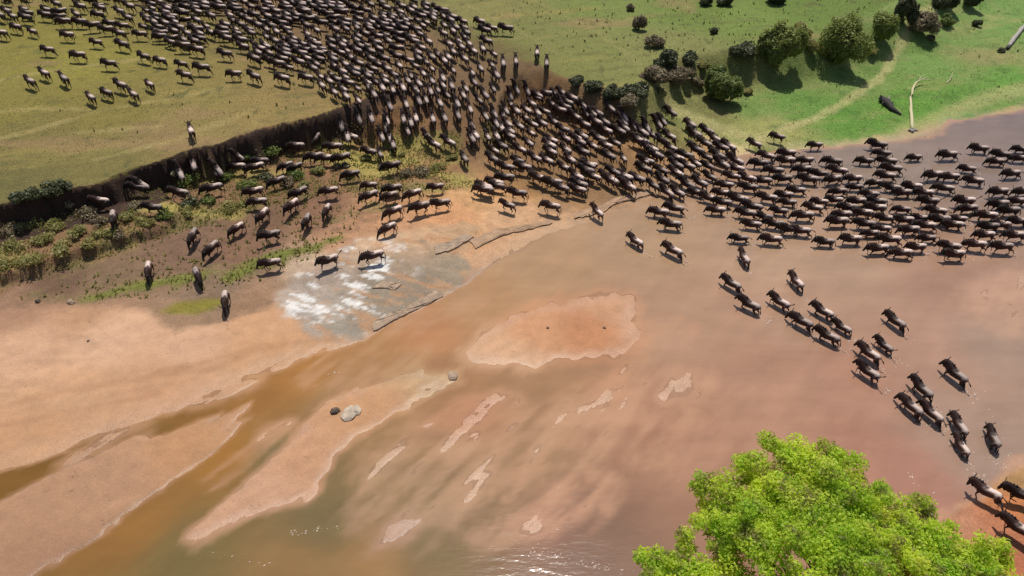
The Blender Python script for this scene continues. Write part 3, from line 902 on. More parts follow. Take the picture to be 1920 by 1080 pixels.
H('herd', [(1237, 399, 172), (1265, 392, 170), (1259, 422, 170), (1344, 394, 172), (1356, 380, 175), (1412, 389, 168), (1400, 401, 172), (1411, 421, 170),
           (1387, 446, 178), (1447, 450, 178), (1501, 434, 175), (1547, 454, 178), (1596, 450, 178), (1646, 467, 178), (1634, 437, 178), (1506, 406, 178), (1571, 417, 178), (1579, 404, 178),
           (1622, 421, 175), (1452, 421, 172), (1462, 395, 172), (1526, 390, 170), (1538, 378, 175), (1478, 379, 178), (1590, 390, 180), (1566, 374, 178), (1644, 379, 170), (1668, 451, 178),
           (1692, 474, 178), (1736, 424, 178), (1705, 432, 178), (1740, 445, 180), (1782, 462, 175), (1790, 476, 175), (1789, 421, 172), (1798, 410, 178), (1762, 413, 176), (1809, 379, 180), (1815, 392, 180),
           (1756, 397, 175), (1742, 379, 178), (1692, 392, 175), (1695, 413, 175), (1872, 385, 178), (1849, 406, 178), (1877, 421, 178), (1847, 440, 176), (1880, 462, 176), (1903, 441, 178), (1907, 377, 180), (1892, 397, 178),
           (1715, 294, 178, None, 0.85, 3), (1777, 292, 178), (1836, 280, 178), (1867, 303, 175), (1878, 291, 175), (1815, 316, 175), (1750, 330, 180), (1782, 332, 180), (1826, 340, 176), (1896, 327, 178), (1872, 361, 180),
           (1917, 360, 178), (1914, 279, 178), (1911, 297, 180), (1770, 354, 172), (1732, 363, 176), (1711, 351, 174), (1692, 362, 176), (1529, 269, 178), (1459, 254, 165), (1645, 272, 170), (1655, 288, 172),
           (1622, 302, 176), (1664, 304, 174), (1672, 318, 174), (1561, 304, 168), (1572, 321, 170), (1604, 350, 176), (1601, 335, 178), (1640, 342, 178), (1661, 331, 176), (1572, 359, 178), (1474, 302, 178),
           (1475, 288, 176), (1511, 301, 176), (1537, 326, 174), (1516, 338, 178), (1506, 319, 176), (1452, 322, 176), (1469, 336, 176), (1494, 357, 172), (1471, 366, 176), (1672, 352, 176), (1632, 365, 178), (1607, 378, 178), (1618, 400, 176),
           (1415, 267, 158), (1437, 293, 160), (1424, 308, 172), (1430, 340, 172), (1440, 372, 172), (1660, 410, 176), (1655, 428, 176), (1480, 432, 174), (1434, 405, 172), (1720, 462, 178), (1830, 458, 176), (1725, 408, 176), (1910, 415, 178), (1855, 425, 178)])
H('mud', [(1302, 251, 155), (1325, 245, 155), (1339, 258, 158), (1366, 275, 155), (1322, 268, 156), (1305, 281, 156), (1324, 292, 155), (1345, 290, 156), (1352, 276, 156), (1377, 300, 158),
          (1380, 317, 165), (1402, 336, 165), (1374, 331, 168), (1405, 352, 172), (1360, 347, 170), (1354, 362, 170), (1312, 344, 155), (1306, 360, 165), (1288, 311, 160), (1268, 310, 155), (1304, 304, 152), (1257, 276, 155), (1285, 291, 160),
          (1212, 301, 165), (1221, 277, 160), (1231, 291, 160), (1224, 345, 150), (1241, 336, 152), (1267, 324, 155), (1240, 318, 152), (1207, 316, 156), (1205, 264, 158), (1203, 246, 156), (1222, 252, 156), (1255, 255, 156), (1241, 264, 156),
          (1270, 362, 155), (1247, 357, 152), (1325, 306, 160), (1350, 306, 160), (1330, 330, 160), (1330, 372, 168), (1385, 375, 172), (1285, 345, 160), (1180, 350, 152), (1195, 335, 155), (1170, 330, 152), (1150, 322, 155)])
def hl(ox, oy, k, pts, ang, dx=-6, dy=-2):
    return [(ox + x / k + dx, oy + y / k + dy, (p[0] if p else ang)) for x, y, *p in pts]
H('mud', hl(1000, 160, 6, [(80, 70), (210, 80), (270, 60), (345, 45), (80, 140), (340, 170), (470, 160), (430, 185), (570, 160), (240, 210), (410, 250), (350, 295), (500, 335), (610, 310), (690, 270), (760, 270), (880, 255),
                           (1010, 300), (1000, 350), (820, 395), (740, 420), (620, 455), (1030, 450), (1130, 405), (850, 520), (990, 520), (1220, 510), (1260, 440), (1380, 400), (1210, 630), (380, 510), (390, 600), (240, 630), (580, 580),
                           (510, 590), (555, 645), (760, 610), (700, 680), (860, 690), (960, 650), (220, 690), (230, 760), (600, 760), (880, 805), (190, 860), (60, 830), (660, 905), (1320, 710), (1390, 780), (1270, 845), (1560, 305),
                           (1450, 380), (1800, 450), (1830, 550), (1550, 690), (520, 1040), (850, 1040), (1080, 1030), (70, 1020), (390, 940), (130, 430), (270, 430), (20, 440)], 154))
H('ramp', hl(820, 200, 6, [(100, 110, 118), (240, 60, 125), (545, 80, 140), (650, 115, 140), (640, 35, 140), (770, 50, 140), (920, 70, 140), (1030, 50, 145), (820, 210, 140), (945, 230, 145), (850, 290, 145), (850, 350, 148),
                           (400, 350, 130), (400, 200, 130), (440, 310, 135), (760, 460, 150), (660, 490, 152), (955, 480, 160), (940, 610, 160), (1000, 690, 168), (650, 600, 150), (140, 400, 165), (330, 590, 125),
                           (800, 690, 172), (800, 810, 175), (680, 870, 165), (560, 910, 165)], 150, -5, -2))
H('ramp', hl(520, 200, 6, [(700, 30, 110), (1040, 30, 120), (1220, 50, 120), (1210, 130, 115), (1420, 80, 110), (1500, 110, 110), (1560, 80, 110), (1750, 80, 115), (1450, 190, 130), (780, 190, 100), (860, 330, 160),
                           (1680, 300, 150), (1750, 400, 160), (1260, 260, 115), (1310, 400, 110), (1050, 490, 170), (1165, 510, 115), (1300, 650, 190), (740, 560, 195)], 120, -2, 2))
H('bank', [(554, 273, 182), (590, 294, 185), (610, 296, 185), (535, 308, 200), (555, 310, 195), (693, 345, 182), (735, 353, 190), (693, 366, 195), (730, 366, 200), (819, 348, 190),
           (738, 395, 200), (775, 362, 195), (787, 388, 200), (828, 380, 185), (547, 385, 215), (575, 413, 242), (612, 395, 238), (180, 372, 185), (250, 342, 180), (253, 352, 180), (287, 388, 180), (330, 364, 185), (397, 353, 195),
           (483, 377, 185), (213, 409, 262), (443, 427, 215), (493, 403, 225), (520, 339, 200), (362, 441, 240), (397, 464, 215), (507, 440, 195), (397, 310, 150), (437, 303, 180), (445, 312, 180), (487, 300, 185), (480, 312, 195)])
H('bank', [
    (727, 427, 205, 'dark wildebeest trotting down onto the pinkish rock shelf, head lowered'),
    (507, 492, 190, 'leftmost of the three wildebeests strung out along the pale rock', 1, 3),
    (615, 488, 200, 'middle one of three wildebeests on the pale rock, tail held up', 1, 4),
    (699, 480, 190, 'rightmost of the three wildebeests on the pale rock, all black', 1, 3),
    (278, 505, 257, 'wildebeest walking towards the viewer across brown soil left of the green patch', 1, 5),
    (370, 515, 285, 'wildebeest facing the viewer beside the small green patch on brown soil', 1, 5),
    (422, 562, 262, 'lowest wildebeest of the bank, standing at the edge of the sand beach by green algae', 1, 5)])
H('climb', [
    (358, 245, 112, 'upper wildebeest scrambling over the dark bank edge onto the plateau, horns against grass', 1, 0),
    (352, 268, 95, 'wildebeest climbing the dark bank just below and left of the uppermost climber', 1, 2),
    (322, 284, 120, 'leftmost wildebeest coming up over the dark bank edge', 1, 0),
    (394, 280, 100, 'rightmost of the wildebeests climbing the dark bank at left', 1, 2)])
H('climb', [(1007, 99, 92), (1025, 116, 92), (967, 112, 100), (943, 116, 105), (888, 97, 140)])
H('lane', [(1037, 342, 175), (1010, 333, 170), (1052, 352, 160), (1100, 320, 165), (1112, 330, 165), (1145, 338, 152), (1172, 341, 150), (1083, 355, 168), (1105, 310, 168), (1086, 345, 165)])
H('lane', [
    (952, 382, 165, 'wildebeest on wet sand just left of the rock crack, leftmost of three stragglers', 1, 2),
    (1033, 386, 172, 'middle one of three straggling wildebeests on the wet sand, beside the crack', 1, 3),
    (1118, 394, 148, 'rightmost of three stragglers, stepping over the dark rock crack', 1, 2),
    (908, 356, 172), (932, 346, 168), (972, 362, 170)])
H('plain', [(57, 153, 155), (83, 137, 155), (120, 148, 145), (170, 182, 150), (200, 173, 160), (250, 177, 150), (227, 160, 160), (280, 157, 145), (90, 92, 178), (147, 103, 178), (347, 140, 170), (380, 127, 172), (440, 137, 175),
            (477, 143, 165), (530, 147, 165), (30, 50, 170), (60, 57, 165), (120, 40, 180), (150, 40, 178), (200, 53, 178), (230, 47, 175), (127, 65, 178), (180, 77, 170), (230, 83, 165), (370, 93, 170), (423, 100, 170), (477, 110, 165), (3, 62, 175),
            (900, 40, 165), (910, 57, 160), (923, 52, 165), (913, 77, 160), (950, 53, 172), (870, 50, 155), (845, 38, 155), (813, 22, 155), (300, 112, 172), (340, 118, 170), (270, 105, 170), (205, 118, 172)])

F_ANG = [(760, 200, 115), (850, 230, 125), (700, 200, 122), (850, 120, 135), (720, 120, 150), (600, 60, 165), (400, 40, 170), (250, 20, 172), (950, 180, 145), (1050, 200, 152), (640, 150, 152), (900, 90, 148), (780, 60, 155), (560, 110, 163)]
def flow(px, py):
    sx = sy = 0
    for x, y, a in F_ANG:
        wg = 1 / ((px - x) ** 2 + ((py - y) * 1.6) ** 2 + 300) ** 1.5
        sx += wg * math.cos(R(a)); sy += wg * math.sin(R(a))
    return math.degrees(math.atan2(sy, sx))

def head_world(px, py, a, lift=0.9):
    x, y = on_ground(px, py, lift)
    z = hq(x, y) + lift
    x0, y0 = gp(px, py, z)
    x1, y1 = gp(px + 6 * math.cos(R(a)), py - 6 * math.sin(R(a)), z)
    return x0, y0, math.atan2(y1 - y0, x1 - x0)

placed = []
for h in HERD:
    x, y, yaw = head_world(h['x'], h['y'], h['a'] + random.uniform(-4, 4))
    h.update(wx=x, wy=y, yaw=yaw)
    if h['s'] == 1.0:
        h['s'] = random.choice([0.86, 0.93, 0.97, 1.0, 1.0, 1.03, 1.06])
    placed.append((x, y, yaw))

def poly_in(px, py, P):
    return bool(inside(np.array([px], float), np.array([py], float), np.array(P, float))[0])
D1 = [(262, -22), (300, -25), (700, -25), (800, 4), (862, 32), (890, 62), (880, 84), (930, 100), (960, 128), (1000, 142), (1040, 150), (1070, 178), (1060, 205), (1000, 215), (940, 262), (900, 250), (850, 215), (800, 225), (760, 240),
      (700, 240), (680, 215), (640, 195), (600, 165), (545, 132), (480, 98), (430, 76), (400, 66), (360, 82), (330, 92), (292, 62), (272, 30)]
D2 = [(-40, -25), (265, -25), (275, 35), (285, 75), (200, 60), (100, 36), (-40, 30)]
D3 = [(1060, 175), (1200, 225), (1280, 268), (1290, 320), (1200, 330), (1120, 310), (1000, 300), (940, 270), (1000, 215)]
D4 = [(1460, 300), (1600, 330), (1700, 345), (1740, 400), (1700, 425), (1560, 400), (1480, 400), (1440, 350)]
def free(x, y, yaw, la, lc):
    k = 0.80 + 0.75 * float(vnoise(np.array([x * 0.22]), np.array([y * 0.3]), 301)[0]) ** 1.5
    la, lc = la * k, lc * k
    for X, Y, a in near(x, y):
        dx, dy = X - x, Y - y
        u = dx * math.cos(yaw) + dy * math.sin(yaw)
        v = -dx * math.sin(yaw) + dy * math.cos(yaw)
        if (u / la) ** 2 + (v / lc) ** 2 < 1:
            return False
    return True
cells = {}
def cadd(p):
    cells.setdefault((int(p[0] // 3), int(p[1] // 3)), []).append(p)
def near(x, y):
    i, j = int(x // 3), int(y // 3)
    for a in (-1, 0, 1):
        for b_ in (-1, 0, 1):
            yield from cells.get((i + a, j + b_), ())
for p in placed:
    cadd(p)
def fill(P, tries, la, lc, zone):
    xs = [p[0] for p in P]; ys = [p[1] for p in P]
    k = 0
    for _ in range(tries):
        px, py = random.uniform(min(xs), max(xs)), random.uniform(min(ys), max(ys))
        if not poly_in(px, py, P):
            continue
        a = (190 if zone == 'bank' else flow(px, py) if zone != 'herd' else 176) + random.gauss(0, 8) + 14 * (float(vnoise(np.array([px * 0.02]), np.array([py * 0.03]), 303)[0]) - 0.5) * 2
        x, y, yaw = head_world(px, py, a)
        if free(x, y, yaw, la, lc):
            cadd((x, y, yaw))
            HERD.append(dict(x=px, y=py, a=a, zone=zone, label=None, s=random.choice([0.8, 0.88, 0.94, 0.98, 1.0, 1.03, 1.06]), pose=None, wx=x, wy=y, yaw=yaw))
            k += 1
    print('fill', zone, k)
fill(D1, 11000, 1.48, 0.92, 'mass')
fill(D2, 1500, 2.1, 1.6, 'mass')
fill(D3, 500, 1.8, 1.15, 'mud')
fill([(385, 300), (640, 245), (690, 330), (620, 375), (450, 395), (370, 350)], 420, 2.6, 2.0, 'bank')
fill(D4, 120, 1.9, 1.2, 'herd')

for h in HERD:
    h['dist'] = math.dist((h['wx'], h['wy'], 0), (0, 0, CAMH))
HERD.sort(key=lambda h: h['dist'])
print('herd', len(HERD))

ORD = ['first', 'second', 'third', 'fourth', 'fifth', 'sixth', 'seventh', 'eighth', 'ninth', 'tenth', 'eleventh', 'twelfth', 'thirteenth', 'fourteenth', 'fifteenth']
GRP = {'file': 'wildebeests trailing across the river in a loose file', 'herd': 'wildebeests wading in the crossing herd', 'mud': 'wildebeests packed on the muddy landing',
       'ramp': 'wildebeests climbing the worn ramp', 'bank': 'wildebeests spread over the eroded left bank', 'climb': 'wildebeests scrambling over the plateau edge',
       'lane': 'wildebeests at the edge of the wet sand', 'plain': 'wildebeests running on the plateau grass', 'mass': 'wildebeests climbing the worn ramp'}
def area_label(h):
    x, y = h['x'], h['y']
    z = h['zone']
    if z == 'herd':
        if x < 1300: return ('trio', 'wildebeest at the left tip of the crossing herd')
        if y > 432: return ('near', 'wildebeest on the near side of the wading herd')
        if x > 1690 and y < 345: return ('farright', 'wildebeest in grey water at upper right')
        if x > 1840: return ('right', 'wading wildebeest by the right frame edge')
        if y < 262 or (x < 1500 and y < 300): return ('grass', 'wildebeest where green grass meets the river')
        if y < 320: return ('back', 'wading wildebeest just below the green meadow')
        if x < 1480: return ('left', 'wildebeest in the left of the wading herd')
        if x < 1640: return ('mid', 'wildebeest in the middle of the wading herd')
        return ('midr', 'wildebeest in the wading herd\'s right centre')
    if z == 'mud':
        if x > 1290: return ('m1', 'packed wildebeest entering water below the pale track')
        if y > 325: return ('m2', 'wildebeest on orange mud beside the rock crack')
        if x > 1180: return ('m3', 'crowded wildebeest below the round green bush')
        if y < 225: return ('m4', 'crowded pale-rumped wildebeest under the dark scrub')
        if y < 270: return ('m5', 'wildebeest in the middle of the dense stream')
        return ('m6', 'wildebeest in the dense stream above orange mud')
    if z in ('ramp', 'mass'):
        if y > 320: return ('r1', 'wildebeest on orange earth below the ramp')
        if y > 255: return ('r2', 'wildebeest passing yellow grass on the ramp')
        if x < 720: return ('r3', 'wildebeest atop the dark bank\'s right end')
        return ('r4', 'wildebeest heading up the trampled ramp')
    if z == 'bank':
        if x > 660: return ('b1', 'wildebeest trotting above the pinkish rock')
        if x > 530 and y > 370: return ('b2', 'wildebeest coming down brown bank towards viewer')
        if x > 530: return ('b3', 'wildebeest among yellow scrub right of bank')
        if x > 340 and y > 395: return ('b4', 'wildebeest descending brown soil below the scrub')
        if y < 320: return ('b5', 'wildebeest in shade under the dark bank')
        if x < 300: return ('b6', 'wildebeest in scrub at the far left')
        return ('b7', 'wildebeest in low green scrub below bank')
    if z == 'climb': return ('c1', 'wildebeest climbing over the edge onto green plateau')
    if z == 'lane': return ('l1', 'wildebeest on orange mud left of herd')
    if x > 700: return ('p1', 'wildebeest on green grass right of the mass')
    return ('p2', 'wildebeest on olive grass before the far mass')

IND = HERD[:300]
FAR = HERD[300:]
groups = {}
for h in IND:
    if not h['label']:
        groups.setdefault(area_label(h), []).append(h)
ROWS = {1: [''], 2: [' in farther line', ' in nearer line'], 3: [' in far line', ' in middle line', ' in near line'],
        4: [' in farthest line', ' in second farthest line', ' in second nearest line', ' in nearest line']}
for (k, lab), L in groups.items():
    L.sort(key=lambda h: h['y'])
    nr = min(4, max(1, math.ceil(len(L) / 9)))
    for r_ in range(nr):
        S = L[len(L) * r_ // nr: len(L) * (r_ + 1) // nr]
        S.sort(key=lambda h: h['x'])
        for i, h in enumerate(S):
            if len(S) == 1:
                h['label'] = lab + ROWS[nr][r_]
            elif i == len(S) - 1:
                h['label'] = lab + ROWS[nr][r_] + ', rightmost'
            elif i == 0:
                h['label'] = lab + ROWS[nr][r_] + ', leftmost'
            else:
                h['label'] = lab + ROWS[nr][r_] + ', %s from left' % ORD[i]

def pose_matrix(h):
    x, y, yaw, s = h['wx'], h['wy'], h['yaw'], h['s']
    c_, s_ = math.cos(yaw), math.sin(yaw)
    zf, zb = hq(x + c_ * 0.6, y + s_ * 0.6), hq(x - c_ * 0.8, y - s_ * 0.8)
    pit = math.atan2(zf - zb, 1.4)
    pit = max(-0.75, min(0.75, pit))
    z = max(hq(x, y) if abs(pit) < 0.2 else (zf + zb) / 2, -0.32)
    return Matrix.Translation((x, y, z)) @ Matrix.Rotation(yaw, 4, 'Z') @ Matrix.Rotation(-pit, 4, 'Y') @ Matrix.Scale(s * 0.97, 4)

for h in IND:
    k = h['pose'] if h['pose'] is not None else random.choice([0, 1, 2, 3, 2, 0, 4] if h['zone'] != 'bank' else [1, 2, 3, 3, 5])
    M = pose_matrix(h)
    K_ = KINDS[k]
    if h['y'] > 262:
        e = bpy.data.objects.new('wildebeest', None)
        e.empty_display_size = 0.3
        col.objects.link(e)
        e.matrix_world = M
        for nme, m in K_['parts']:
            o = bpy.data.objects.new(nme, m)
            col.objects.link(o)
            o.parent = e
    else:
        e = bpy.data.objects.new('wildebeest', K_['whole'])
        col.objects.link(e)
        e.matrix_world = M
    e['label'] = h['label']
    e['category'] = 'wildebeest'
    e['group'] = GRP[h['zone']]

# the rest of the herd, too many to single out
Vs, Fs, Cs, off = [], [], [], 0
for h in FAR:
    K_ = KINDS[random.choice([0, 1, 2, 3, 2, 0])]
    M = np.array(pose_matrix(h))
    V = K_['V'] @ M[:3, :3].T + M[:3, 3]
    Vs.append(V); Fs.append(K_['F'] + off); Cs.append(K_['C'] * random.uniform(0.75, 1.35)); off += len(V)
me = np_mesh('far_herd', np.vstack(Vs), np.vstack(Fs))
set_col(me, 'coat', np.vstack(Cs))
smooth(me)
link('far_herd', me, M_coat, kind='stuff', label='dense far mass of wildebeests streaming up over the plateau grass', category='herd')

# ------------------------------------------------------------------ vegetation
def leaf_cloud(name, blobs, n, size, seed, stretch=1.0, shell=0.55, up=0.4):
    """many small leaf faces spread through the volume of several uneven lobes; blobs: (x,y,z,rx,ry,rz)"""
    r = np.random.default_rng(seed)
    B = np.array(blobs, float)
    vol = (B[:, 3] * B[:, 4]) ** 0.9 * B[:, 5] ** 0.6
    which = r.choice(len(B), n, p=vol / vol.sum())
    d = r.normal(size=(n, 3))
    d /= np.linalg.norm(d, axis=1)[:, None]
    rad = shell + (1 - shell) * r.random(n) ** 0.6
    # ragged outline and gaps: clumps
    fr = fbm(d[:, 0] * 2.4 + which * 3.1, d[:, 1] * 2.4 + d[:, 2] * 2.4, seed + 500, 3)
    rad = rad * (1 + 0.30 * fr)
    keep = (fbm(d[:, 0] * 4 + which, d[:, 2] * 4 + d[:, 1] * 3, seed + 600, 3) > -0.28) | (rad < 0.6)
    C = B[which, :3] + d * B[which, 3:] * rad[:, None]
    C, d = C[keep], d[keep]
    n = len(C)
    nrm = d + r.normal(size=(n, 3)) * 0.8 + np.array([0, 0, up])
    nrm /= np.linalg.norm(nrm, axis=1)[:, None]
    t = np.cross(nrm, r.normal(size=(n, 3)))
    t /= np.linalg.norm(t, axis=1)[:, None] + 1e-9
    bt = np.cross(nrm, t)
    s = size * (0.55 + 0.9 * r.random(n))[:, None]
    P = np.stack([C - t * s, C - bt * s * 0.5 * stretch, C + t * s, C + bt * s * 0.5 * stretch], 1).reshape(-1, 3)
    F = np.arange(n * 4).reshape(-1, 4)
    me = np_mesh(name, P, F)
    set_f(me, 'leafvar', np.repeat(r.random(n), 4))
    return me

def limbs(name, base, tips, r0, seed, seg=6):
    rr = random.Random(seed)
    bm = bmesh.new()
    base = Vector(base)
    for tip, r in tips:
        tip = Vector(tip)
        pts = [base]
        for k in (0.3, 0.6, 0.85):
            p = base.lerp(tip, k)
            p += Vector((rr.uniform(-1, 1), rr.uniform(-1, 1), rr.uniform(-0.3, 0.6))) * (tip - base).length * 0.07
            pts.append(p)
        pts.append(tip)
        tube(bm, pts, [r * f for f in (1, 0.75, 0.55, 0.35, 0.12)], seg)
    return bm_mesh(name, bm)

def bush(px, py, rad, hgt, m, label, seed, group='bushes of the far bank', name='bush', cat='bush', n=None, size=0.13, lift=0.0, sparse=0.5):
    rr = random.Random(seed)
    x, y = on_ground(px, py, lift)
    z = hq(x, y)
    e = bpy.data.objects.new(name, None)
    e.empty_display_size = 0.3
    e.location = (x, y, z - 0.05)
    col.objects.link(e)
    e['label'], e['category'] = label, cat
    if group: e['group'] = group
    blobs = []
    nb = rr.randint(5, 9) if rad > 0.9 else rr.randint(3, 5)
    for k in range(nb):
        a = rr.uniform(0, 6.28)
        q = rad * rr.uniform(0.1, 0.72)
        rr_ = rad * rr.uniform(0.35, 0.6)
        zc = hgt * rr.uniform(0.35, 0.80) * (1 - 0.35 * q / rad)
        blobs.append((q * math.cos(a), q * math.sin(a), zc, rr_, rr_, min(zc * 0.95, hgt * rr.uniform(0.28, 0.45))))
    n = n or int(1200 + 1700 * rad * hgt)
    me = leaf_cloud('foliage', blobs, n, size, seed, shell=sparse)
    link('foliage', me, m, e)
    tips = [((b_[0] * 0.8, b_[1] * 0.8, b_[2]), 0.035 + rad * 0.02) for b_ in blobs]
    link('stem', limbs('stem', (0, 0, 0), tips, 0.1, seed, 5), M_bark, e)
    return e

B = [
    (1456, 124, 2.6, 5.4, M_leaf_light, 'large olive bush with a shadowed brown underside, left of the two big bushes'),
    (1575, 118, 2.9, 6.2, M_leaf_light, 'largest green bush at top right with a black shadow at its foot'),
    (1345, 186, 2.3, 3.8, M_leaf_mid, 'round green bush standing alone just above the landing'),
    (1645, 72, 1.8, 3.2, M_leaf_light, 'thin light green shrub right of the largest bush'),
    (1692, 42, 1.7, 3.4, M_leaf_dark, 'tall dark bush at the head of the pale track'),
    (1728, 62, 1.7, 2.8, M_leaf_dry, 'brown dry shrub right beside the pale track'),
    (1770, 48, 1.1, 1.6, M_leaf_mid, 'small green shrub right of the brown dry shrub'),
    (1766, 14, 2.2, 2.6, M_leaf_dark, 'dark bush at the top frame edge right of the track'),
    (1815, 10, 1.8, 2.2, M_leaf_dark, 'dark bush at the top frame edge, right end of the bush row'),
    (1832, 50, 0.7, 1.1, M_leaf_dark, 'small dark shrub alone on the upper right meadow'),
    (1450, 6, 1.6, 2.2, M_leaf_dark, 'dark bush cut by the top frame edge above the left big bush'),
    (1358, 8, 1.3, 1.6, M_leaf_dark, 'small dark bush at the top frame edge, middle of three'),
    (1322, 8, 1.2, 1.4, M_leaf_dark, 'small dark bush at the top frame edge, left of three'),
    (1338, 62, 0.7, 1.0, M_leaf_dark, 'small dark shrub on the green plateau above the scrub line'),
    (1198, 56, 1.0, 1.9, M_leaf_dry, 'upper reddish brown dry shrub on the green plateau'),
    (1226, 88, 1.1, 1.4, M_leaf_dry, 'lower brown dry shrub on the green plateau'),
    (1182, 20, 0.6, 1.0, M_leaf_dry, 'thin brown shrub above the two dry shrubs'),
    (1292, 118, 1.2, 1.3, M_leaf_dark, 'dark low bush at the plateau edge left of the big bushes'),
    (1392, 108, 1.6, 1.6, M_leaf_dark, 'long dark low bush joining the left big bush'),
    (1252, 126, 1.6, 1.7, M_leaf_dark, 'dark tangled bush at the top of the scrub line'),
    (1225, 156, 1.6, 1.7, M_leaf_dry, 'grey brown tangled bush in the middle of the scrub line'),
    (1200, 178, 1.5, 1.5, M_leaf_dark, 'dark tangled bush at the lower end of the scrub line'),
    (1262, 156, 1.5, 1.6, M_leaf_dry, 'grey brown bush on the right flank of the scrub line'),
    (1150, 190, 1.4, 1.4, M_leaf_dark, 'dark bush hanging over the herd, right of the plateau edge'),
    (1112, 172, 1.3, 1.1, M_leaf_dark, 'dark bush at the bank edge right above the packed herd'),
    (1085, 160, 1.0, 0.9, M_leaf_dark, 'leftmost dark bush of the row above the packed herd'),
    (1305, 165, 0.9, 1.0, M_leaf_dry, 'dry shrub just left of the round green bush'),
    (1515, 95, 1.1, 1.2, M_leaf_yell, 'yellow green shrub between the two big bushes'),
    (1240, 180, 1.0, 0.9, M_leaf_yell, 'yellow green shrub below the grey brown tangle'),
    (1285, 140, 1.1, 1.0, M_leaf_dry, 'straw brown shrub between scrub line and round bush'),
    (1320, 130, 0.9, 0.9, M_leaf_yell, 'yellowish shrub just above the round green bush'),
    (1400, 175, 0.7, 0.6, M_leaf_yell, 'small yellowish plant right of the round green bush'),
    (1178, 195, 1.1, 1.0, M_leaf_dry, 'brown shrub at the herd edge under the scrub line'),
    (1500, 70, 1.2, 1.6, M_leaf_yell, 'pale shrub behind the gap of the two big bushes'),
    (1630, 100, 0.9, 0.8, M_leaf_yell, 'low pale shrub right of the largest bush shadow'),
    (1745, 75, 0.7, 0.6, M_leaf_dry, 'small dry plant at the foot of the brown shrub'),
    (1880, 98, 0.7, 0.6, M_leaf_dark, 'low dark plant beside the grey log'),
]
for i, (px, py, rad, hg, m, lab) in enumerate(B):
    bush(px, py, rad, hg, m, lab, 100 + i, sparse=0.35 if m is M_leaf_dry else 0.5, size=0.11 if rad < 1.2 else 0.14)

# scrub of the eroded terrace
T = [(30, 470, 1.3, 0.9, 1), (85, 455, 1.2, 0.9, 1), (10, 500, 1.1, 0.8, 1), (60, 495, 1.2, 0.8, 1), (120, 470, 1.1, 0.8, 1), (150, 440, 1.0, 0.8, 1), (190, 420, 0.9, 0.7, 2), (110, 425, 1.0, 0.7, 1), (60, 425, 1.1, 0.8, 1),
     (170, 462, 0.8, 0.6, 1), (245, 412, 1.0, 0.7, 1), (275, 420, 0.9, 0.7, 1), (310, 405, 0.9, 0.6, 0), (225, 440, 0.8, 0.6, 2), (360, 385, 1.1, 0.8, 3), (350, 402, 0.8, 0.6, 1), (395, 378, 0.9, 0.6, 0), (430, 392, 1.1, 0.6, 1), (455, 385, 0.9, 0.6, 1),
     (420, 340, 1.0, 0.8, 0), (350, 345, 1.1, 0.8, 0), (330, 335, 0.9, 0.7, 2), (460, 350, 1.1, 0.8, 0), (560, 330, 1.1, 0.9, 0), (545, 345, 0.9, 0.7, 2), (600, 322, 0.9, 0.7, 1), (640, 312, 0.8, 0.6, 2), (575, 350, 0.8, 0.6, 1), (500, 335, 0.9, 0.7, 3),
     (745, 292, 0.8, 0.6, 1), (790, 325, 1.0, 0.7, 2), (820, 318, 1.0, 0.6, 1), (760, 330, 1.0, 0.6, 2), (690, 300, 0.8, 0.6, 1), (850, 300, 0.7, 0.5, 1), (165, 405, 1.0, 0.8, 2), (130, 395, 0.9, 0.8, 2), (510, 290, 1.0, 0.9, 0), (470, 300, 0.9, 0.8, 0),
     (655, 330, 0.8, 0.5, 1), (720, 318, 0.8, 0.5, 2), (20, 435, 1.0, 0.8, 2), (250, 385, 0.9, 0.6, 2), (195, 445, 0.9, 0.7, 1)]
names = ['green', 'yellowish green', 'dry straw-coloured', 'dark']
T.sort()
def zone_of(px):
    return ('at the far left of the terrace' if px < 130 else 'above the lower step' if px < 330 else 'among wildebeests below the dark bank' if px < 540 else
            'between dark bank and ramp' if px < 700 else 'at the foot of the ramp')
count = {}
for i, (px, py, rad, hg, k) in enumerate(T):
    m = [M_leaf_mid, M_leaf_yell, M_leaf_dry, M_leaf_dark][k]
    where = zone_of(px)
    count[k, where] = count.get((k, where), 0) + 1
    tot = sum(1 for t in T if t[4] == k and zone_of(t[0]) == where)
    nth = '' if tot == 1 else (', leftmost' if count[k, where] == 1 else ', rightmost' if count[k, where] == tot else ', %s from left' % ORD[count[k, where] - 1])
    bush(px, py, rad, hg, m, '%s scrub bush %s%s' % (names[k], where, nth), 300 + i, group='low scrub on the eroded left bank', name='scrub_bush', n=650, size=0.11)
for i, (px, py) in enumerate([(75, 372), (100, 362), (120, 368), (40, 382)]):
    bush(px, py, 1.1, 1.0, M_leaf_dark, ['dark bush at the lip of the bank, second from the left', 'dark bush at the lip of the bank, third from the left', 'dark bush at the lip of the bank, nearest the herd', 'dark bush at the lip of the bank, leftmost of four'][i],
         400 + i, group='dark bushes on the lip of the bank', n=1400)

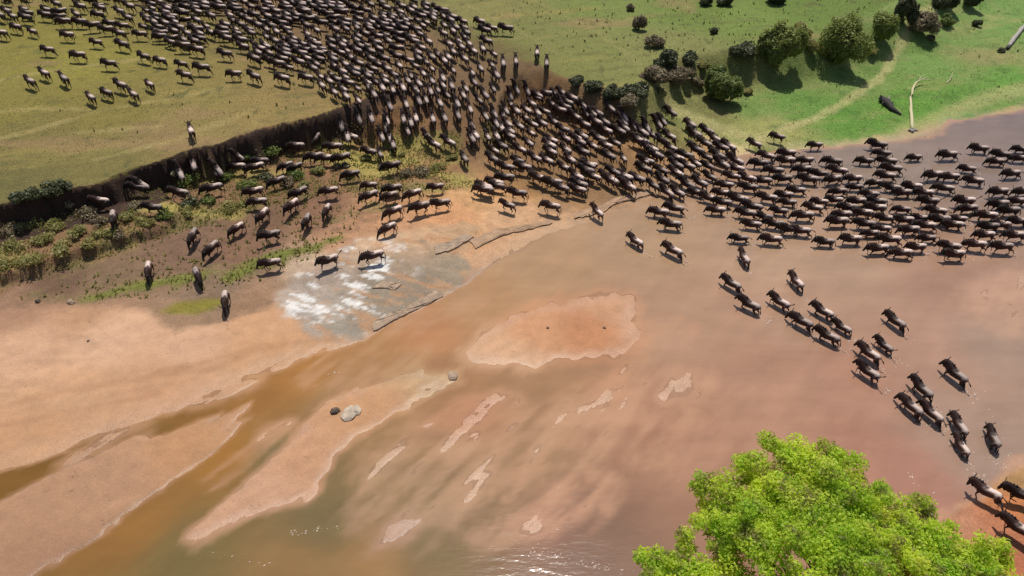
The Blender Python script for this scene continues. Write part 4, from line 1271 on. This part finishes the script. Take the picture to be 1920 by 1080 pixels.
# the near tree
def near_tree():
    ZC = 10.5
    lob = [(1500, 850, 11.6, 1.5), (1460, 905, 11.2, 1.7), (1560, 895, 11.4, 1.7), (1370, 915, 10.6, 1.5), (1345, 960, 10.0, 1.3), (1430, 960, 11.0, 1.8), (1520, 960, 12.0, 1.9), (1600, 930, 11.0, 1.5), (1590, 990, 11.2, 1.8),
           (1440, 1020, 11.4, 1.5), (1380, 1010, 10.0, 1.3), (1560, 1040, 12.0, 1.8), (1660, 1000, 10.4, 1.5), (1690, 960, 10.0, 1.4), (1730, 1000, 9.6, 1.4), (1640, 1060, 11.0, 1.6), (1740, 1055, 10.0, 1.6),
           (1800, 1050, 9.4, 1.3), (1840, 1040, 8.8, 1.2), (1870, 1085, 8.6, 1.4), (1250, 1065, 9.6, 1.3), (1310, 1075, 9.6, 1.5), (1380, 1080, 9.8, 1.3), (1230, 1100, 9.2, 1.3), (1340, 1120, 10, 1.8), (1500, 1130, 11, 1.6),
           (1620, 1130, 11, 1.8), (1760, 1130, 10, 1.9), (1480, 1190, 10, 2.0), (1620, 1210, 10, 2.0), (1360, 1190, 9.6, 1.8), (1850, 1150, 9, 1.6)]
    base = Vector((*gp(1560, 1330, 1.2), 0))
    base.z = hq(base.x, max(base.y, 9))
    base.z = h1(base.x, base.y) - 0.1
    e = bpy.data.objects.new('leafy_tree', None)
    e.location = base
    col.objects.link(e)
    e['label'] = 'large bright green tree on the near bank filling the lower right corner'
    e['category'] = 'tree'
    blobs, tips = [], []
    for k, (px, py, z, r) in enumerate(lob):
        x, y = gp(px, py, z)
        c = Vector((x, y, z)) - base
        blobs.append((c.x, c.y, c.z - 0.2, r * 0.72, r * 0.7, r * 0.5))
        for q in range(8):
            a = random.uniform(0, 6.28)
            f = random.uniform(0.55, 1.0)
            rs = r * random.uniform(0.22, 0.38)
            blobs.append((c.x + r * f * math.cos(a), c.y + r * f * math.sin(a), c.z + random.uniform(-0.5, 0.7), rs, rs, rs * 0.7))
        tips.append(c)
    me = leaf_cloud('crown', blobs, 210000, 0.066, 900, stretch=1.2, shell=0.25)
    link('crown', me, M_leaf_bright, e)
    bm = bmesh.new()
    fork = Vector((0.3, 0.5, 4.2))
    tube(bm, [(0, 0, -0.3), (0.1, 0.1, 1.2), (0.2, 0.3, 2.8), fork], [0.55, 0.40, 0.34, 0.30], 12)
    link('trunk', bm_mesh('trunk', bm), M_bark, e)
    for k, c in enumerate(tips):
        me = limbs('branch', fork, [(c - Vector((0, 0, 0.3)), 0.15)], 0.1, 950 + k, 6)
        link('branch', me, M_bark, e)
near_tree()

# ------------------------------------------------------------------ grass tufts
def tufts(name, label, n, zones, m, s0, s1, seed):
    r = np.random.default_rng(seed)
    PX = []
    for P, share in zones:
        P = np.array(P, float)
        lo, hi = P.min(0), P.max(0)
        k = int(n * share)
        q = lo + (hi - lo) * r.random((k * 4, 2))
        q = q[inside(q[:, 0], q[:, 1], P)][:k]
        PX.append(q)
    Q = np.vstack(PX)
    dens = fbm(Q[:, 0] * 0.25, Q[:, 1] * 0.4, seed, 4)
    Q = Q[dens > -0.15]
    z = height(Q[:, 0], Q[:, 1])
    ok = (z > 0.12) & ((z < 2.4) | (name != 'terrace_grass'))
    Q, z = Q[ok], z[ok]
    n = len(Q)
    V, F = [], []
    s = s0 + (s1 - s0) * r.random(n)
    off = 0
    Vall = np.zeros((n, 5, 3, 3))
    for k in range(5):
        a = r.random(n) * 6.28
        lean = r.random(n) * 0.9
        w_ = s * 0.22
        Vall[:, k, 0] = np.stack([Q[:, 0] - np.sin(a) * w_, Q[:, 1] + np.cos(a) * w_, z - 0.03], -1)
        Vall[:, k, 1] = np.stack([Q[:, 0] + np.sin(a) * w_, Q[:, 1] - np.cos(a) * w_, z - 0.03], -1)
        Vall[:, k, 2] = np.stack([Q[:, 0] + np.cos(a) * s * lean, Q[:, 1] + np.sin(a) * s * lean, z + s * (0.95 - lean * 0.4)], -1)
    me = np_mesh(name, Vall.reshape(-1, 3), np.arange(n * 15).reshape(-1, 3))
    set_f(me, 'leafvar', np.repeat(r.random(n), 15))
    link(name, me, m, kind='stuff', label=label, category='grass')
tufts('meadow_grass', 'bright green grass tufts of the low meadow at right', 14000, [(MEADOW, 1.0)], leaf_mat('blade_green', (0.12, 0.20, 0.04), (0.26, 0.34, 0.09), 0.4, 0.5), 0.06, 0.16, 21)
tufts('terrace_grass', 'straw and green grass tufts of the eroded left bank', 16000, [(SCRUBZ, 0.9), (GRN[0], 0.006), (GRN[1], 0.01), (GRN[2], 0.01), (GRN[3], 0.01)], M_leaf_yell, 0.10, 0.26, 22)
tufts('plateau_grass', 'short olive grass tufts of the upper plateau', 5000,
      [(gps([(-50, 340), (600, 190), (550, 150), (0, 190)], ZP), 0.4), (gps([(1060, 140), (1200, 170), (1300, 100), (1600, 30), (1650, 0), (860, 0), (960, 90)], ZP), 0.6)],
      leaf_mat('blade_olive', (0.15, 0.14, 0.04), (0.28, 0.25, 0.09), 0.4, 0.5), 0.05, 0.13, 23)

tufts('tussocks', 'scattered darker tussocks over the meadow and plateau', 600, [(MEADOW, 0.35), (gps([(860, 0), (1000, 120), (1190, 160), (1300, 100), (1600, 30), (1650, 0)], ZP), 0.5), (gps([(-50, 340), (600, 190), (550, 150), (0, 190)], ZP), 0.06)],
      leaf_mat('blade_dark', (0.09, 0.11, 0.03), (0.17, 0.18, 0.06), 0.4, 0.5), 0.15, 0.42, 27)
tufts('bank_tussocks', 'straw tussocks on the brown soil of the left bank', 900, [(gps([(0, 560), (250, 560), (500, 520), (700, 420), (860, 330), (560, 340), (300, 440), (0, 540)], 0.6), 1.0)], M_leaf_yell, 0.15, 0.38, 29)

# ------------------------------------------------------------------ dead wood
def log_tube(pxs, radii, z_off, name, m, parent=None, seg=9, base=Vector((0, 0, 0))):
    pts = []
    for (px, py), zo in zip(pxs, z_off):
        x, y = on_ground(px, py, zo)
        pts.append(Vector((x, y, hq(x, y) + zo)) - base)
    bm = bmesh.new()
    fine, fr = [], []
    for i in range(len(pts) - 1):
        for k in range(3):
            t = k / 3
            fine.append(pts[i].lerp(pts[i + 1], t) + Vector((random.uniform(-1, 1), random.uniform(-1, 1), random.uniform(-.5, .5))) * 0.04)
            fr.append((radii[i] * (1 - t) + radii[i + 1] * t) * random.uniform(0.88, 1.12))
    fine.append(pts[-1]); fr.append(radii[-1])
    tube(bm, fine, fr, seg)
    return link(name, bm_mesh(name, bm), m, parent)

def dead(name, label, cat, px, py):
    x, y = on_ground(px, py)
    e = bpy.data.objects.new(name, None)
    e.location = (x, y, hq(x, y))
    col.objects.link(e)
    e['label'], e['category'] = label, cat
    return e, Vector(e.location)
e, b0 = dead('fallen_trunk', 'long pale yellow fallen trunk with forked tip on the green meadow', 'dead tree', 1711, 244)
log_tube([(1711, 243), (1709, 215), (1707, 190), (1710, 168), (1717, 156), (1726, 150)], [0.20, 0.17, 0.15, 0.13, 0.11, 0.09], [0.10, 0.18, 0.25, 0.4, 0.5, 0.6], 'trunk', M_pale, e, base=b0)
log_tube([(1726, 150), (1736, 149), (1747, 151)], [0.08, 0.05, 0.02], [0.6, 0.8, 0.8], 'branch', M_pale, e, 6, b0)
log_tube([(1722, 152), (1728, 144), (1733, 140)], [0.07, 0.05, 0.02], [0.6, 0.9, 1.1], 'branch', M_pale, e, 6, b0)
log_tube([(1726, 150), (1738, 145), (1743, 147)], [0.06, 0.04, 0.02], [0.6, 0.8, 0.7], 'branch', M_pale, e, 6, b0)
log_tube([(1712, 247), (1705, 243), (1702, 246)], [0.17, 0.12, 0.04], [0.1, 0.15, 0.02], 'root', M_greywood, e, 6, b0)
log_tube([(1712, 244), (1718, 243), (1722, 247)], [0.15, 0.09, 0.03], [0.1, 0.15, 0.02], 'root', M_greywood, e, 6, b0)
e, b0 = dead('pale_stick', 'small pale forked stick standing on green meadow right of the fallen trunk', 'stick', 1776, 157)
log_tube([(1776, 157), (1780, 150), (1784, 143), (1786, 136)], [0.06, 0.05, 0.04, 0.02], [0.02, 0.2, 0.35, 0.4], 'stem', M_pale, e, 6, b0)
log_tube([(1777, 155), (1772, 155)], [0.04, 0.02], [0.1, 0.15], 'branch', M_pale, e, 6, b0)
e, b0 = dead('grey_log', 'grey fallen log with dark broken end at the right frame edge', 'log', 1892, 88)
log_tube([(1891, 88), (1898, 77), (1907, 65), (1916, 54), (1930, 40)], [0.24, 0.28, 0.28, 0.25, 0.2], [0.2, 0.25, 0.3, 0.3, 0.3], 'trunk', M_greywood, e, base=b0)
log_tube([(1888, 92), (1891, 87)], [0.2, 0.26], [0.16, 0.2], 'broken_end', M_char, e, base=b0)
e, b0 = dead('charred_log', 'blackened log with broken branches lying on bright green grass', 'log', 1668, 200)
log_tube([(1652, 184), (1662, 192), (1672, 203), (1689, 216)], [0.34, 0.42, 0.30, 0.10], [0.35, 0.35, 0.25, 0.05], 'trunk', M_char, e, base=b0)
log_tube([(1655, 186), (1650, 178)], [0.14, 0.04], [0.4, 0.9], 'branch', M_char, e, 6, b0)
log_tube([(1664, 192), (1668, 180)], [0.14, 0.03], [0.5, 1.0], 'branch', M_greywood, e, 6, b0)
log_tube([(1668, 198), (1676, 190)], [0.12, 0.03], [0.4, 0.8], 'branch', M_char, e, 6, b0)
log_tube([(1660, 190), (1652, 196)], [0.10, 0.03], [0.4, 0.5], 'branch', M_char, e, 6, b0)

# ------------------------------------------------------------------ rocks
def stone(px, py, r, hgt, m, label, seed, cat='stone', name='stone', group=None):
    rr = random.Random(seed)
    x, y = on_ground(px, py)
    bm = bmesh.new()
    bmesh.ops.create_icosphere(bm, subdivisions=2, radius=1)
    for v in bm.verts:
        k = 1 + 0.35 * (rr.random() - 0.5)
        v.co = Vector((v.co.x * r * k * 1.3, v.co.y * r * k, v.co.z * hgt * k))
    o = link(name, bm_mesh(name, bm, False), m)
    o.location = (x, y, hq(x, y) + hgt * 0.15)
    o.rotation_euler = (0, 0, rr.uniform(0, 3))
    o['label'], o['category'] = label, cat
    if group: o['group'] = group
    return o
stone(628, 773, 0.26, 0.24, M_clod, 'dark stone on the sand bar beside a pale crusted mound', 1)
stone(655, 776, 0.55, 0.14, M_wrock, 'pale crusted stone on the sand bar right of the dark stone', 2)
stone(670, 770, 0.30, 0.16, M_wrock, 'small pale stone at the right of the crusted stone', 3)
stone(848, 706, 0.35, 0.14, M_rock, 'brown stone at the pointed tip of the long sand bar', 4)
stone(1027, 615, 0.10, 0.08, M_clod, 'small dark stone in the middle of the sand island', 5)
stone(1133, 616, 0.11, 0.08, M_clod, 'small dark stone near the right end of the sand island', 6)
stone(134, 568, 0.28, 0.25, M_rock, 'small light stone on brown soil above the beach', 7)
stone(72, 566, 0.2, 0.2, M_clod, 'small dark clod on brown soil, left of the light stone', 8)
stone(166, 640, 0.10, 0.06, M_clod, 'tiny dark stone alone on the pale beach', 9)

def ledge(pts, z0, thick, m, label, seed, group='flat rock ledges by the water'):
    """a low slab whose ragged front edge stands a hand's breadth above the sand"""
    rr = random.Random(seed)
    base = None
    P = []
    for i in range(len(pts)):
        a, b_ = pts[i], pts[(i + 1) % len(pts)]
        n = max(2, int(math.dist(a, b_) / 7))
        for k in range(n):
            t = k / n
            P.append((a[0] + (b_[0] - a[0]) * t + rr.uniform(-2.2, 2.2), a[1] + (b_[1] - a[1]) * t + rr.uniform(-1.6, 1.6)))
    W = []
    for px, py in P:
        x, y = on_ground(px, py)
        W.append(Vector((x, y, hq(x, y))))
    c = sum(W, Vector()) / len(W)
    bm = bmesh.new()
    top = [bm.verts.new(v - c + Vector((0, 0, thick))) for v in W]
    bot = [bm.verts.new((v - c) * 1.0 - Vector((0, 0, 0.4))) for v in W]
    n = len(W)
    for i in range(n):
        j = (i + 1) % n
        bm.faces.new((bot[i], bot[j], top[j], top[i]))
    cv = bm.verts.new(Vector((0, 0, thick * 1.1)))
    for t in top:
        t.co.z += rr.uniform(-.05, .03)
    mid = [bm.verts.new((t.co * 0.5) + Vector((rr.uniform(-.1, .1), rr.uniform(-.1, .1), thick * 0.45 + rr.uniform(-.04, .05)))) for t in top]
    for i in range(n):
        j = (i + 1) % n
        bm.faces.new((top[i], top[j], mid[j], mid[i]))
        bm.faces.new((mid[i], mid[j], cv))
    o = link('rock_ledge', bm_mesh('rock_ledge', bm, False), m)
    o.location = c
    o['label'], o['category'], o['group'] = label, 'rock', group
M_ledge2 = simple('sandy_ledge', (0.34, 0.215, 0.13), 0.9, 1.5, 0.22, 0.05)
ledge([(893, 467), (920, 452), (945, 441), (985, 434), (1035, 421), (1030, 414), (980, 425), (930, 432), (880, 452)], 0, 0.13, M_ledge2, 'long thin rock ledge with a dark ragged edge in the wet sand', 1)
ledge([(1075, 411), (1105, 407), (1135, 396), (1162, 381), (1200, 372), (1225, 362), (1215, 357), (1160, 372), (1120, 390), (1075, 403)], 0, 0.14, M_ledge2, 'ragged rock ledge running under the rightmost straggler towards the herd', 2)
ledge([(818, 478), (850, 470), (868, 458), (888, 447), (870, 442), (840, 455), (812, 466)], 0, 0.14, M_rock, 'small tilted ledge between the pale rock and the long thin ledge', 3)
ledge([(700, 622), (745, 600), (795, 575), (830, 556), (815, 548), (760, 578), (700, 606)], 0, 0.12, M_rock, 'brown ledge forming the water edge of the pale rock', 5)
ledge([(700, 540), (740, 545), (755, 535), (720, 528)], 0, 0.09, M_rock, 'small flat slab with shaded edge high on the pale rock', 8)

# ------------------------------------------------------------------ foam splashes, and pale flecks standing in for sun glints
def foam():
    r = random.Random(5)
    V, F = [], []
    def fleck(x, y, s, a, z=0.012, hgt=0.05):
        o = len(V)
        c_, s_ = math.cos(a), math.sin(a)
        n = 6
        for k in range(n):
            t = 6.283 * k / n
            u, v = s * math.cos(t) * r.uniform(.7, 1.3), s * 0.35 * math.sin(t) * r.uniform(.7, 1.3)
            V.append((x + u * c_ - v * s_, y + u * s_ + v * c_, z))
        V.append((x, y, z + hgt * r.uniform(0.3, 1)))
        for k in range(n):
            F.append((o + k, o + (k + 1) % n, o + n))
    for h in HERD:
        if h['zone'] in ('file', 'herd') and hq(h['wx'], h['wy']) < 0:
            for _ in range(r.randint(12, 22) * (2 if h['zone'] == 'file' else 1)):
                q = r.uniform(-2.0, 0.9)
                c_, s_ = math.cos(h['yaw']), math.sin(h['yaw'])
                sd = r.gauss(0, 0.22)
                fleck(h['wx'] + c_ * q - s_ * sd, h['wy'] + s_ * q + c_ * sd, r.uniform(0.015, 0.08), h['yaw'] + r.uniform(-.5, .5), 0.012, r.choice([0.03, 0.05, 0.16]))
    for (ax, ay, bx, by, n, sp) in [(1000, 1035, 1180, 1075, 70, 6), (400, 1040, 520, 1060, 10, 5), (540, 1000, 640, 988, 22, 3), (1700, 890, 1750, 920, 16, 5), (1830, 730, 1890, 860, 16, 10), (610, 702, 640, 695, 8, 2), (1840, 890, 1850, 905, 14, 4)]:  # first strip: pale flecks modelled in place of sun glints
        for _ in range(n):
            t = r.random()
            x, y = gp(ax + (bx - ax) * t + r.gauss(0, sp), ay + (by - ay) * t + r.gauss(0, sp * 0.8))
            if h1(x, y) < -0.01:
                fleck(x, y, r.uniform(0.02, 0.08), r.uniform(0.2, 1.0))
    me = np_mesh('foam_glint_flecks', V, np.array(F))
    link('foam_glint_flecks', me, M_foam_glint, kind='stuff', label='white splashes, foam flecks and modelled sun glints on the muddy river', category='foam')
foam()
print('objects', len(bpy.data.objects))
